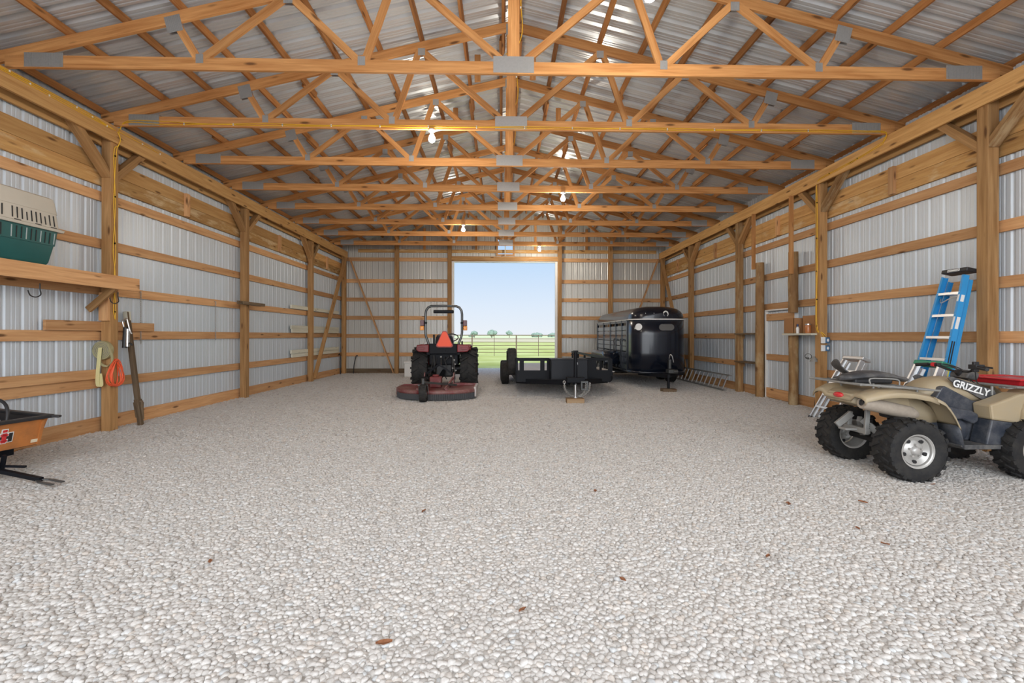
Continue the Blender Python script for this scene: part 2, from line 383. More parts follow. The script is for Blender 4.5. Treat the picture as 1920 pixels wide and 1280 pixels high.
# loose stones: points on the ground, one stone instanced on each
def gravel():
    rs = random.Random(3); pts = []; scl = []
    def region(y0, y1, d, size):
        y = y0; row = 0
        while y < y1:
            x0 = max(-6.2, -(y + .6) * 1.16 - 1.3); x1 = min(6.4, (y + .6) * 1.16 + 1.3)
            x = x0 + (row % 2) * d * .5
            while x < x1:
                k = size * rs.choice((.72, .85, .95, 1.0, 1.05, 1.12, 1.3))
                pts.append((x + rs.uniform(-.34, .34) * d, y + rs.uniform(-.34, .34) * d, rs.uniform(-.004, .004))); scl.append(k)
                x += d
            y += d * .87; row += 1
    region(1.5, 6.5, .0290, 1); region(6.5, 10.5, .036, 1.15); region(10.5, 21.0, .046, 1.3)
    me = bpy.data.meshes.new('gravel'); me.from_pydata(pts, [], []); a = me.attributes.new('siz', 'FLOAT', 'POINT'); a.data.foreach_set('value', scl)
    o = bpy.data.objects.new('gravel', me); COL.objects.link(o)
    o['label'] = 'loose pale gravel covering the barn floor'; o['category'] = 'gravel'; o['kind'] = 'stuff'
    m, N, L, B = mat('gravel_stone')
    oi = N.new('ShaderNodeObjectInfo'); cr = N.new('ShaderNodeValToRGB'); L.new(oi.outputs['Random'], cr.inputs['Fac'])
    e = cr.color_ramp.elements; e[0].color = (.38, .355, .33, 1); e[1].color = (.575, .555, .535, 1)
    for p, c in ((.05, (.47, .445, .42)), (.2, (.55, .525, .50)), (.5, (.57, .546, .522)), (.75, (.605, .58, .555)), (.86, (.57, .515, .465)), (.89, (.65, .63, .605)), (.96, (.52, .53, .535))):
        x = e.new(p); x.color = (c[0] * .94, c[1] * .935, c[2] * .925, 1)
    tc = N.new('ShaderNodeTexCoord'); nz = N.new('ShaderNodeTexNoise'); nz.inputs['Scale'].default_value = 2.2; nz.inputs['Detail'].default_value = 5; L.new(tc.outputs['Object'], nz.inputs['Vector'])
    hs = N.new('ShaderNodeHueSaturation'); mr = N.new('ShaderNodeMapRange'); mr.inputs[3].default_value = .75; mr.inputs[4].default_value = 1.25
    L.new(nz.outputs['Fac'], mr.inputs[0]); L.new(mr.outputs[0], hs.inputs['Value']); L.new(cr.outputs[0], hs.inputs['Color']); L.new(hs.outputs[0], B.inputs['Base Color'])
    B.inputs['Roughness'].default_value = .85; B.inputs['Specular IOR Level'].default_value = .3
    ng = bpy.data.node_groups.new('scatter_stones', 'GeometryNodeTree')
    ng.interface.new_socket('Geometry', in_out='INPUT', socket_type='NodeSocketGeometry'); ng.interface.new_socket('Geometry', in_out='OUTPUT', socket_type='NodeSocketGeometry')
    n = ng.nodes; l = ng.links
    gi = n.new('NodeGroupInput'); go = n.new('NodeGroupOutput')
    g2i = n.new('GeometryNodeGeometryToInstance')
    for k in range(5):
        ic = n.new('GeometryNodeMeshIcoSphere'); ic.inputs['Radius'].default_value = 1; ic.inputs['Subdivisions'].default_value = 3
        po = n.new('GeometryNodeInputPosition'); vm = n.new('ShaderNodeVectorMath'); vm.operation = 'ADD'; vm.inputs[1].default_value = (k * 7.3, k * 3.1, 0); l.new(po.outputs[0], vm.inputs[0])
        vz = n.new('ShaderNodeTexVoronoi'); vz.inputs['Scale'].default_value = .75; l.new(vm.outputs[0], vz.inputs['Vector'])
        mr = n.new('ShaderNodeMapRange'); mr.inputs[1].default_value = 0; mr.inputs[2].default_value = 1; mr.inputs[3].default_value = 1.18; mr.inputs[4].default_value = .70; l.new(vz.outputs['Distance'], mr.inputs[0])
        sc = n.new('ShaderNodeVectorMath'); sc.operation = 'SCALE'; l.new(po.outputs[0], sc.inputs[0]); l.new(mr.outputs[0], sc.inputs['Scale'])
        sp_ = n.new('GeometryNodeSetPosition'); l.new(ic.outputs['Mesh'], sp_.inputs['Geometry']); l.new(sc.outputs[0], sp_.inputs['Position'])
        ss = n.new('GeometryNodeSetShadeSmooth'); l.new(sp_.outputs[0], ss.inputs[0])
        sm = n.new('GeometryNodeSetMaterial'); sm.inputs['Material'].default_value = m; l.new(ss.outputs[0], sm.inputs[0])
        l.new(sm.outputs[0], g2i.inputs[0])
    ip = n.new('GeometryNodeInstanceOnPoints'); l.new(gi.outputs[0], ip.inputs['Points']); l.new(g2i.outputs[0], ip.inputs['Instance']); ip.inputs['Pick Instance'].default_value = True
    rr = n.new('FunctionNodeRandomValue'); rr.data_type = 'FLOAT_VECTOR'; rr.inputs[0].default_value = (-.22, -.22, 0); rr.inputs[1].default_value = (.22, .22, 6.28)
    l.new(rr.outputs[0], ip.inputs['Rotation'])
    rs_ = n.new('FunctionNodeRandomValue'); rs_.data_type = 'FLOAT_VECTOR'; rs_.inputs[0].default_value = (.016, .0145, .0085); rs_.inputs[1].default_value = (.0215, .0195, .0125); rs_.inputs['Seed'].default_value = 5
    na = n.new('GeometryNodeInputNamedAttribute'); na.data_type = 'FLOAT'; na.inputs['Name'].default_value = 'siz'
    vs = n.new('ShaderNodeVectorMath'); vs.operation = 'SCALE'; l.new(rs_.outputs[0], vs.inputs[0]); l.new(na.outputs[0], vs.inputs['Scale']); l.new(vs.outputs[0], ip.inputs['Scale'])
    l.new(ip.outputs[0], go.inputs[0])
    o.modifiers.new('stones', 'NODES').node_group = ng
gravel()

# ------------------------------------------------------------------ posts, headers, girts
LP = [7.40, 11.21, 15.03]; RP = [5.93, 9.09, 12.27, 15.43]
def post(x0, x1, y, z1, label, mt='post', w=.145, name='timber_post'):
    o = MB().span((x0, y - w / 2, -.02), (x1, y + w / 2, z1)).build(name, W[mt], bevel=.004, label=label, cat='post', group='barn wall posts')
    return o
ll = ['treated square post carrying yellow cables beside the wall shelf', 'bare treated post on shelf wall with board ends crossing it', 'treated post on the shelf wall passing over the white boards']
for y, t in zip(LP, ll): post(XL - .14, XL, y, 4.68, t)
rl = ['large knotty post beside the blue ladder top', 'post with yellow cables running down to two outlet boxes', 'bark-marked post with two short shelves beside the walk-through door', 'square post on ladder wall beside the black livestock trailer']
for y, t in zip(RP, rl): post(XR, XR + .145, y, 4.68, t, 'bark' if y == RP[2] else 'post')
post(XL - .14, XL, YB - .12, 4.7, 'corner post where shelf wall meets the far end wall'); post(XR, XR + .14, YB - .12, 4.7, 'corner post behind the livestock trailer at the far end wall')
EP = [(-4.05, 'end-wall post at foot of the diagonal brace, shelf side'), (-2.02, 'jamb post of big opening beside the red tractor'), (2.24, 'jamb post of big opening nearest the livestock trailer'), (4.22, 'end-wall post rising behind the livestock trailer roof')]
for x, t in EP:
    MB().span((x - .075, YB - .20, -.02), (x + .075, YB - .05, roof_z(x) - .1)).build('timber_post', W['post'], bevel=.004, label=t, cat='post', group='barn wall posts')
# header boards on both faces of the posts
for nm, xs, side in (('shelf', (XL + .02, XL - .160), 1), ('ladder', (XR - .02, XR + .165), -1)):
    for k, x in enumerate(xs):
        lumber('header_plank', (x, YF, 4.57 - .055 * k), (x, YB - .02, 4.57 - .055 * k), .04, .25, W['header'],
               ('long header plank on the inner face of posts, %s wall' if k == 0 else 'long header plank behind the posts, %s wall') % nm, 'plank', 'header planks under the trusses')
GZ = [3.62, 2.89, 2.175, 1.475, .745]
def girts(X, ys, wall, skipbay=(), mt='girt'):
    for b, (y0, y1) in enumerate(zip(ys, ys[1:])):
        where = ['nearest', 'second', 'third', 'fourth', 'fifth'][b]
        for k, z in enumerate(GZ):
            if (b, k) in skipbay: continue
            lumber('wall_girt', (X, y0 + .002, z), (X, y1 - .002, z), .04, .145, W[mt], 'flat pine girt, %s of five up from floor, %s bay of %s wall' % (ORD[4 - k], where, wall), 'girt', 'wall girts')
        lumber('skirt_board', (X, y0 + .002, .10), (X, y1 - .002, .10), .04, .24, W['girt'], 'wide skirt board at gravel level, %s bay of %s wall' % (where, wall), 'board', 'skirt boards')
        for k, z in enumerate((4.125, 3.895)):
            lumber('wall_plank', (X, y0 + .002, z), (X, y1 - .002, z), .042, .225, W['header' if k == 0 else 'stained'], '%s plank of wide double band below header, %s bay of %s wall' % (('upper', 'lower')[k], where, wall), 'plank', 'double planks below the header')
        sg = 1 if X < 0 else -1; ym = (y0 + y1) / 2 if b else y0 + (y1 - y0) * .5
        MB().span((X + sg * .021, ym - .05, 3.79), (X + sg * .075, ym + .05, 4.235)).build('splice_block', W['girt'], label='short upright block over the double planks, %s bay of %s wall' % (where, wall), cat='block', group='splice blocks')
girts(WL + .022, [YF] + LP + [YB - .03], 'shelf')
girts(WR - .022, [YF + 2] + RP + [YB - .03], 'ladder', skipbay={(2, 3), (2, 4)})
# girts of the far end wall
for k, z in enumerate([4.41, 3.575, 2.855, 2.15, 1.45, .735]):
    for (a, b, t) in ((WL + .05, EP[0][0], 'corner to first post, shelf side'), (EP[0][0], DX0 - .05, 'first post to opening, shelf side'), (DX1 + .05, EP[3][0], 'opening to next post, trailer side'), (EP[3][0], WR - .05, 'last post to corner, trailer side')):
        lumber('wall_girt', (a + .002, YB - .025, z), (b - .002, YB - .025, z), .04, .145, W['girt'], 'end-wall girt %s from top, %s' % (ORD[k], t), 'girt', 'end wall girts')
for a, b, t in ((WL + .05, DX0, 'tractor side'), (DX1, WR - .05, 'trailer side')):
    lumber('skirt_board', (a, YB - .025, .09), (b, YB - .025, .09), .04, .2, W['gray'], 'dark skirt board of the end wall, %s' % t, 'board', 'skirt boards')
lumber('wall_plank', (XC - 5.7, YB - .028, 4.74), (XC + 5.9, YB - .028, 4.74), .035, .13, W['stained'], 'pale stained plank across the end wall above the opening', 'plank')
lumber('wall_plank', (DX0 - .05, YB - .10, 4.44), (DX1 + .05, YB - .10, 4.44), .14, .17, W['post'], 'heavy plank spanning the top of the big opening', 'plank')
for i, x in enumerate((-3.0, -1.0, 1.3, 3.3)):
    lumber('gable_stud', (x, YB - .05, 4.81), (x, YB - .05, roof_z(x) - .12), .09, .04, W['truss'], 'gable stud above opening, %s from the shelf wall side' % ORD[i], 'stud', 'gable studs', up=(0, 1, 0))
# light trim of the openings
for nm, a, b in (('trim_1', (DX0 - .045, YB - .06, 0), (DX0 + .04, YB + .10, DZ)), ('trim_2', (DX1 - .04, YB - .06, 0), (DX1 + .045, YB + .10, DZ)), ('trim_3', (DX0, YB - .04, DZ - .03), (DX1, YB + .10, DZ + .02))):
    MB().span(a, b).build(nm, M['white'], kind='structure', origin=False)
t = MB()
for a, b in (((GX0 - .06, GZ0 - .06), (GX1 + .06, GZ0)), ((GX0 - .06, GZ1), (GX1 + .06, GZ1 + .06)), ((GX0 - .06, GZ0), (GX0, GZ1)), ((GX1, GZ0), (GX1 + .06, GZ1))):
    t.span((a[0], YB - .05, a[1]), (b[0], YB + .03, b[1]))
t.build('window_1', W['girt'], kind='structure', origin=False)
MB().span((XC - .03, YB - .15, 4.47), (XC + .0, YB - .10, 5.0)).build('wooden_stake', W['white'], label='pale stake hanging down in front of the small gable window', cat='stake')
# knee braces between post and header
def knee(x, y, s, label):
    lumber('knee_brace', (x, y + s * .05, 3.93), (x, y + s * .66, 4.53), .10, .12, W['bark' if random.random() < .4 else 'post'], label, 'brace', 'knee braces', up=(1, 0, 0))
for side, x, ys in (('shelf', XL - .07, LP), ('ladder', XR + .07, RP)):
    for i, y in enumerate(ys):
        for s in (-1, 1):
            knee(x, y, s, 'knee brace on %s side of the %s post of the %s wall' % ('near' if s < 0 else 'far', ORD[i], side))
# long diagonal braces at the far corners
lumber('diagonal_brace', (-5.86, YB - .11, 4.45), (-4.17, YB - .11, .02), .04, .12, W['girt'], 'long diagonal brace on the end wall, shelf side', 'brace', 'corner diagonal braces', up=(0, 1, 0))
lumber('diagonal_brace', (6.1, YB - .11, 4.45), (4.42, YB - .11, .02), .04, .12, W['girt'], 'long diagonal brace on the end wall, running down behind the livestock trailer', 'brace', 'corner diagonal braces', up=(0, 1, 0))
lumber('diagonal_brace', (XL + .02, YB - .25, 4.43), (XL + .02, LP[2] + .08, .10), .04, .12, W['post'], 'long diagonal brace on shelf wall crossing the white boards', 'brace', 'corner diagonal braces', up=(1, 0, 0))
lumber('diagonal_brace', (XR - .02, YB - .25, 4.43), (XR - .02, RP[3] + .10, .10), .04, .12, W['post'], 'long diagonal brace on ladder wall behind the livestock trailer', 'brace', 'corner diagonal braces', up=(1, 0, 0))

# ------------------------------------------------------------------ trusses
TY0, TS, TZ = 5.79, 1.583, 4.70
AP = 6.34                                     # centre line of the top chord at the ridge
def chord_z(r): return AP - SL * abs(r)
def make_truss():
    t = thing('roof_truss', 'x', 'truss', (XC, 0, 0), 0, 'roof trusses')
    B = .038
    mb = MB().span((-6.12, -B / 2, TZ), (.05, B / 2, TZ + .15)); mb.span((.05, -B / 2, TZ), (6.12, B / 2, TZ + .15)); mb.build('bottom_chord', W['truss'], t)
    for s in (-1, 1):
        MB().beam((0, 0, AP), (s * 6.3, 0, chord_z(6.3)), B, .14).build('top_chord', W['truss'], t)
        for a, b in (((0.12, TZ + .15), (1.40, chord_z(1.4) - .06)), ((1.44, chord_z(1.4) - .06), (1.82, TZ + .14)), ((1.90, TZ + .14), (2.72, chord_z(2.75) - .06)), ((2.78, chord_z(2.75) - .06), (3.78, TZ + .14)), ((3.84, TZ + .14), (4.10, chord_z(4.12) - .06))):
            MB().beam((s * a[0], 0, a[1]), (s * b[0], 0, b[1]), B, .088).build('web', W['truss'], t)
    MB().span((-.07, -B / 2, TZ + .13), (.07, B / 2, AP - .05)).build('king_post', W['truss'], t)
    def pl(x, z, w, h, a=0):
        m = MB(); R = Matrix.Rotation(-a, 3, 'Y')
        for sy in (-1, 1):
            m.box((x, sy * (B / 2 + .002), z), (w, .003, h), R)
            k = max(3, int(w / .02))
            for i in range(k):
                p = R @ V(((i + .5) / k * w - w / 2, 0, 0))
                m.box((x + p.x, sy * (B / 2 + .0045), z + p.z), (w / k * .45, .004, h * .96), R)
        m.build('gusset_plate', M['plate'], t)
    pl(0, TZ + .115, .50, .20); pl(0, AP - .06, .16, .17)
    for s in (-1, 1):
        pl(s * 5.66, TZ + .095, .46, .17)
        pl(s * 4.12, chord_z(4.12) - .08, .19, .20, -s * .245); pl(s * 2.75, chord_z(2.75) - .09, .11, .11); pl(s * 1.40, chord_z(1.4) - .09, .11, .11)
        pl(s * 1.86, TZ + .135, .09, .11); pl(s * 3.81, TZ + .135, .09, .11)
    return t
tl = ['roof truss overhead at the near end carrying the nearest bulb', 'nearest fully seen roof truss, with the largest centre plate', 'second roof truss back, yellow cables stapled along its bottom chord'] + \
     ['%s roof truss back from the camera, bottom chord bare' % w for w in ORD[2:8]]
tr = make_truss()
for i in range(9):
    o = tr if i == 0 else dup(tr)
    o.location = (XC, TY0 + TS * (i - 1), 0); o['label'] = tl[i]

# ------------------------------------------------------------------ purlins
PR = [.12, .75, 1.40, 2.05, 2.70, 3.37, 4.04, 4.71, 5.38, 6.29]
for s, sd in ((-1, 'shelf-wall'), (1, 'ladder-wall')):
    for k, r in enumerate(PR):
        ys = 8.0 + (k * 37 % 5) * .9
        for j, (a, b) in enumerate(((YF - .2, ys + .2), (ys - .2, YB + .2))):
            rr = r + (.042 if j else 0)
            x = XC + s * rr; z = AP - SL * rr + .072 + .046
            lumber('purlin', (x, a, z), (x, b, z), .04, .092, W['purlin'], '%s length of purlin %s from the ridge, %s slope' % (('near', 'far')[j], ORD[k], sd), 'purlin', 'roof purlins', up=(-s * SL, 0, 1))
# ridge braces hanging beside the king posts
for i, (x, y, z0) in enumerate(((.27, 5.9, 5.5), (-.42, 8.0, 5.55), (.52, 8.0, 5.5), (-.95, 9.6, 5.45), (1.15, 9.6, 5.45))):
    z1 = AP - .25 * abs(x - XC) + .05
    MB().span((x - .05, y - .02, z1 - .45), (x + .05, y + .02, z1)).build('lap_block', W['truss'], label='short upright block under the ridge, %s back' % ORD[i], cat='block', group='ridge blocks')

# ------------------------------------------------------------------ bulbs
M['bulb'] = plain('glowing_bulb', (1, .95, .86), emit=40)
def bulb(x, y, label):
    t = thing('light_bulb', label, 'light bulb', (x, y, 0), 0, 'bare ceiling bulbs')
    MB().lathe([(0, TZ), (.055, TZ), (.055, TZ - .02), (.03, TZ - .035), (.022, TZ - .065), (0, TZ - .065)], n=16).build('socket', M['white'], t, smooth=40)
    MB().lathe([(0, TZ - .06), (.022, TZ - .065), (.045, TZ - .11), (.055, TZ - .145), (.045, TZ - .18), (.025, TZ - .195), (0, TZ - .20)], n=16).build('glass_globe', M['bulb'], t, smooth=True)
    l = bpy.data.lights.new('bulb_light', 'POINT'); l.energy = BULB_W; l.color = (1, .90, .76); l.shadow_soft_size = .12
    lo = bpy.data.objects.new('bulb_light', l); COL.objects.link(lo); lo.location = (x, y, TZ - .30)
BULB_W = 80
for i, (x, k, t) in enumerate(((1.33, 0, 'glowing bulb at the top edge above the nearest truss'), (-1.10, 2, 'glowing bulb under the cable-carrying truss'), (1.37, 4, 'glowing bulb under the fourth truss, ladder side'), (-1.13, 6, 'glowing bulb under the sixth truss, tractor side'), (1.35, 8, 'glowing bulb above the big opening, farthest of all'))):
    bulb(x, TY0 + TS * (k - 1), t)
# ================================================================== wheels
M['tan'] = plain('tan_plastic', (.40, .315, .195), .5, noise=.08, dirt=(.33, .29, .22), dscale=4, damt=.5)
M['dash'] = plain('dusty_black_plastic', (.045, .047, .052), .55, dirt=(.20, .19, .175), dscale=5, damt=.75)
M['slate'] = plain('dark_slate_plastic', (.030, .036, .050), .4, dirt=(.16, .16, .165), dscale=6, damt=.6)
M['rim'] = plain('painted_wheel', (.48, .465, .44), .35, .35, noise=.05)
M['darksteel'] = plain('dark_steel', (.05, .05, .05), .5, .6, noise=.2)
M['dustmetal'] = plain('dusty_grey_metal', (.27, .265, .25), .6, .3, noise=.15, nscale=12)
M['muff'] = plain('dusty_muffler', (.36, .305, .245), .7, .15, noise=.22, nscale=25)
M['red'] = plain('red_plastic', (.55, .02, .03), .35)
M['lens'] = plain('red_lens', (.60, .03, .035), .2, coat=.5)
M['gloss'] = plain('black_gloss_paint', (.005, .008, .016), .24, coat=.15)
M['matte'] = plain('black_frame_paint', (.006, .007, .010), .55, spec=.2)
M['tred'] = plain('tractor_red', (.22, .014, .018), .4, dirt=(.10, .03, .025), dscale=3, damt=.5)
M['amber'] = plain('amber_lens', (.85, .30, .01), .25)
M['smv'] = plain('orange_reflector', (.95, .09, .02), .45)
M['oldred'] = plain('faded_red_deck', (.17, .024, .026), .55, dirt=(.30, .22, .20), dscale=2.6, damt=.8)
M['greydeck'] = plain('scraped_deck_edge', (.50, .45, .43), .5, noise=.1)
M['hose'] = plain('black_hose', (.02, .02, .022), .5)
M['chain'] = plain('galvanised_chain', (.42, .41, .39), .4, .8)
M['deckboard'] = W['gray']

def wheel(parent, c, R, w, rimR, axis, rimmat, lug='knob', out=-1, nlug=22, name='tyre', hub=True):
    """tyre (lathe + tread blocks) with a rim as its child; out = sign of the visible outer side along the axis"""
    mb = MB()
    P = [(rimR, -w * .40), (rimR + .02, -w * .46), (R * .80, -w * .52), (R * .93, -w * .48), (R * .965, -w * .36), (R * .975, 0), (R * .965, w * .36), (R * .93, w * .48), (R * .80, w * .52), (rimR + .02, w * .46), (rimR, w * .40)]
    mb.lathe(P, c, axis, 44)
    def put(a, off, rad, size, tw):
        # size = (along axis, tangential, radial)
        er = V((math.cos(a), math.sin(a)))
        if axis == 'Y': ax, er3, et = V((0, 1, 0)), V((er.x, 0, er.y)), V((-er.y, 0, er.x))
        else: ax, er3, et = V((1, 0, 0)), V((0, er.x, er.y)), V((0, -er.y, er.x))
        R3 = Matrix((ax, et, er3)).transposed() @ Matrix.Rotation(tw, 3, 'Z')
        mb.box(V(c) + ax * off + er3 * rad, size, R3)
    for i in range(nlug):
        a = 2 * PI * i / nlug
        if lug == 'knob':
            for s in (-1, 1):
                b = a + (PI / nlug if s > 0 else 0)
                put(b, s * w * .20, R * .985, (w * .38, R * .10, R * .075), s * .5)
                put(b + .08, s * w * .43, R * .94, (w * .17, R * .13, R * .09), 0)
        elif lug == 'bar':
            for s in (-1, 1):
                b = a + (PI / nlug if s > 0 else 0)
                put(b, s * w * .25, R * 1.0, (w * .58, R * .085, R * .085), s * .62)
                put(b - .10, s * w * .47, R * .955, (w * .16, R * .09, R * .11), 0)
        else:
            for s in (-1, 0, 1): put(a, s * w * .26, R * .976, (w * .18, R * .12, R * .012), 0)
    t = mb.build(name, M['rubber'], parent, smooth=35)
    r = MB()
    d = out * w
    r.lathe([(rimR, -w * .42), (rimR + .012, -w * .43), (rimR - .01, -w * .38), (rimR - .025, -w * .15), (rimR - .025, w * .15), (rimR - .01, w * .38), (rimR + .012, w * .43), (rimR, w * .42)], c, axis, 40)
    z = d * .22
    r.lathe([(rimR - .02, z + d * .10), (rimR * .78, z + d * .06), (rimR * .62, z - d * .02), (rimR * .46, z + d * .03), (rimR * .30, z + d * .06), (rimR * .22, z + d * .16), (rimR * .16, z + d * .18), (0, z + d * .18)], c, axis, 40)
    for k in range(5):
        a = 2 * PI * k / 5 + .3; p = V((math.cos(a), math.sin(a))) * rimR * .38
        o1, o2 = z, z + d * .14
        q = (lambda o: V(c) + (V((p.x, o, p.y)) if axis == 'Y' else V((o, p.x, p.y))))
        r.cyl(q(o1), q(o2), rimR * .07, n=8)
    rim = r.build('rim', rimmat, t, smooth=40)
    h = MB()
    for k in range(5):
        a = 2 * PI * (k + .5) / 5 + .3; p = V((math.cos(a), math.sin(a))) * rimR * .70
        q = (lambda o: V(c) + (V((p.x, o, p.y)) if axis == 'Y' else V((o, p.x, p.y))))
        h.cyl(q(z - d * .02), q(z + d * .065), rimR * .12, n=12)
    h.build('vent_hole', M['black'], t)
    return t

def text_obj(s, size, mt, parent, name, M4, ext=.004, bold=0, shear=0):
    cu = bpy.data.curves.new(name, 'FONT'); cu.body = s; cu.size = size; cu.extrude = ext; cu.offset = bold; cu.shear = shear
    cu.align_x = 'CENTER'; cu.align_y = 'CENTER'
    tmp = bpy.data.objects.new('tmp', cu); me = bpy.data.meshes.new_from_object(tmp); bpy.data.objects.remove(tmp)
    me.transform(M4); o = bpy.data.objects.new(name, me); COL.objects.link(o); me.materials.clear(); me.materials.append(mt); o.parent = parent
    return o

# ================================================================== quad bike
def make_quad():
    t = thing('quad_bike', 'tan four-wheel quad bike with seat taken off, parked by the blue ladder', 'quad bike', (5.0, 5.21, 0))
    for x in (-.78, .50):
        for y in (-.435, .435):
            wheel(t, (x, y, .315), .318, .26 if x < 0 else .22, .165, 'Y', M['rim'], 'knob', 1 if y > 0 else -1, 20)
    # rear fender: wide deck plus the two flaps that drop in front of the rear wheels
    path = [(-1.22, .815), (-1.20, .85), (-1.06, .895), (-.90, .905), (-.74, .895), (-.58, .865), (-.49, .83)]
    rings = []
    for x, z in path:
        k = .40 if x < -1.19 else .455
        sec = [(-k - .012, z - .055), (-k, z - .01), (-k + .05, z + .012), (-.26, z + .02), (-.20, z - .03), (.20, z - .03), (.26, z + .02), (k - .05, z + .012), (k, z - .01), (k + .012, z - .055)]
        rings.append([(x, a, b) for a, b in sec])
    MB().loft(rings, cap=False, closed=False).build('rear_fender', M['tan'], t, smooth=50, solid=.012)
    for s in (-1, 1):
        pth = [(-.50, .835), (-.42, .795), (-.36, .725), (-.31, .65), (-.275, .575), (-.26, .545)]
        rg = [[(x, s * .467, z - .03), (x, s * .455, z), (x, s * .42, z + .012), (x, s * .24, z + .012), (x, s * .18, z)] for x, z in pth]
        MB().loft(rg, cap=False, closed=False).build('fender_flap', M['tan'], t, smooth=50, solid=.012)
        # inner wheel-arch liner
        rg = [[(x, s * .22, z1), (x, s * .20, z0)] for x, z1, z0 in ((-.66, .84, .70), (-.56, .82, .60), (-.46, .79, .54), (-.36, .72, .52), (-.28, .60, .50))]
        MB().loft(rg, cap=False, closed=False).build('arch_liner', M['tan'], t, smooth=50, solid=.01)
        # dark mud guard in front of the rear wheel
        rg = [[(x, s * .465, z), (x, s * .20, z)] for x, z in ((-.46, .53), (-.36, .53), (-.272, .55), (-.245, .45), (-.225, .335))]
        MB().loft(rg[2:], cap=False, closed=False).build('mud_guard', M['slate'], t, smooth=50, solid=.012)
        MB().prism([(-.45, .535), (-.27, .55), (-.225, .335), (-.33, .36), (-.38, .45)], s * .20, s * .215).build('guard_panel', M['slate'], t)
        # running board and footwell
        MB().prism([(-.25, .345), (-.20, .31), (.36, .315), (.42, .345), (.40, .355), (-.23, .36)], s * .17, s * .455).build('foot_board', M['dash'], t, bevel=.006)
        # engine side cover (round) and footwell shroud
        MB().lathe([(0, s * .33), (.05, s * .328), (.10, s * .315), (.125, s * .29), (.13, s * .22)], (-.13, 0, .475), 'Y', 28).build('clutch_cover', M['slate'], t, smooth=50)
        MB().prism([(-.30, .72), (-.24, .735), (-.02, .70), (.07, .66), (.075, .58), (.02, .55), (-.10, .60), (-.22, .60), (-.28, .64)], s * .19, s * .33).build('footwell_scoop', M['slate'], t, bevel=.02)
        MB().prism([(-.24, .93), (-.20, .945), (.10, .79), (.16, .78), (.12, .60), (.11, .36), (-.01, .36), (-.06, .60), (-.28, .70), (-.32, .80)], s * .12, s * .235).build('side_panel', M['slate'], t, bevel=.012)
        # front fender: tan side, dark lower guard, arch over the front wheel
        MB().prism([(.08, .77), (.22, .815), (.40, .885), (.52, .89), (.47, .84), (.42, .70), (.40, .575), (.10, .615)], s * .24, s * .44).build('fender_side', M['tan'], t, bevel=.02)
        MB().prism([(.10, .615), (.40, .575), (.395, .43), (.38, .345), (.20, .335), (.04, .35), (.05, .40)], s * .25, s * .435).build('lower_guard', M['slate'], t, bevel=.015)
        rg = [[(x, s * .475, z - .04), (x, s * .465, z), (x, s * .42, z + .015), (x, s * .20, z + .02)] for x, z in ((.40, .575), (.425, .70), (.47, .82), (.55, .88), (.68, .895), (.80, .87), (.90, .80), (.93, .74))]
        MB().loft(rg, cap=False, closed=False).build('front_fender', M['tan'], t, smooth=50, solid=.014)
    # tail section under the rack
    MB().loft([[(x, -h, z0), (x, -h * 1.02, (z0 + z1) / 2), (x, -h * .9, z1), (x, h * .9, z1), (x, h * 1.02, (z0 + z1) / 2), (x, h, z0)] for x, h, z0, z1 in ((-1.20, .19, .76, .85), (-1.12, .24, .73, .88), (-.85, .27, .66, .88), (-.62, .27, .62, .86))]).build('tail_section', M['tan'], t, smooth=50, bevel=.01)
    MB().ball((-1.205, 0, .825), (.035, .075, .032)).build('tail_light', M['lens'], t, smooth=True)
    # tank / front body
    rg = []
    for x, hw, zb, zt in ((-.42, .10, .80, .84), (-.38, .15, .78, .91), (-.28, .185, .80, .985), (-.16, .205, .80, 1.03), (0, .215, .76, 1.04), (.16, .215, .74, 1.015), (.28, .205, .74, .97), (.38, .19, .74, .90), (.46, .17, .74, .86)):
        rg.append([(x, -hw * .92, zb), (x, -hw, zb + (zt - zb) * .45), (x, -hw * .86, zb + (zt - zb) * .80), (x, -hw * .5, zt - .006), (x, 0, zt), (x, hw * .5, zt - .006), (x, hw * .86, zb + (zt - zb) * .80), (x, hw, zb + (zt - zb) * .45), (x, hw * .92, zb)])
    MB().loft(rg).build('tank_cover', M['tan'], t, smooth=60, subsurf=1)
    # badge with lettering, both sides
    for s in (-1, 1):
        ang = -.285
        base = Matrix.Translation((.10, s * .222, .905)) @ Matrix.Rotation(0 if s < 0 else PI, 4, 'Z') @ Matrix.Rotation(PI / 2, 4, 'X') @ Matrix.Rotation(ang if s < 0 else -ang, 4, 'Z')
        m = MB(); m.M = base
        m.prism([(-.285, .045), (-.25, .075), (.24, .065), (.275, .03), (.16, -.07), (.10, -.062), (-.235, .02)], -.010, .004, 'XY')
        m.build('badge', M['dash'], t)
        text_obj('GRIZZLY', .105, M['black'], t, 'lettering', base @ Matrix.Translation((-.015, .012, .005)), .001, .0075)
        text_obj('GRIZZLY', .105, M['white'], t, 'lettering', base @ Matrix.Translation((-.015, .012, .008)), .001, .003)
    # low structure where the seat was removed
    MB().span((-.62, -.17, .55), (-.36, .17, .82)).build('air_box', M['dash'], t, bevel=.03)
    MB().span((-.55, -.14, .30), (.42, .14, .70)).build('engine', M['darksteel'], t, bevel=.03)
    MB().span((-.68, -.10, .24), (.55, .10, .34)).build('frame_rail', M['darksteel'], t, bevel=.02)
    for x in (-.78, .50): MB().cyl((x, -.36, .315), (x, .36, .315), .035).build('axle', M['darksteel'], t, smooth=40)
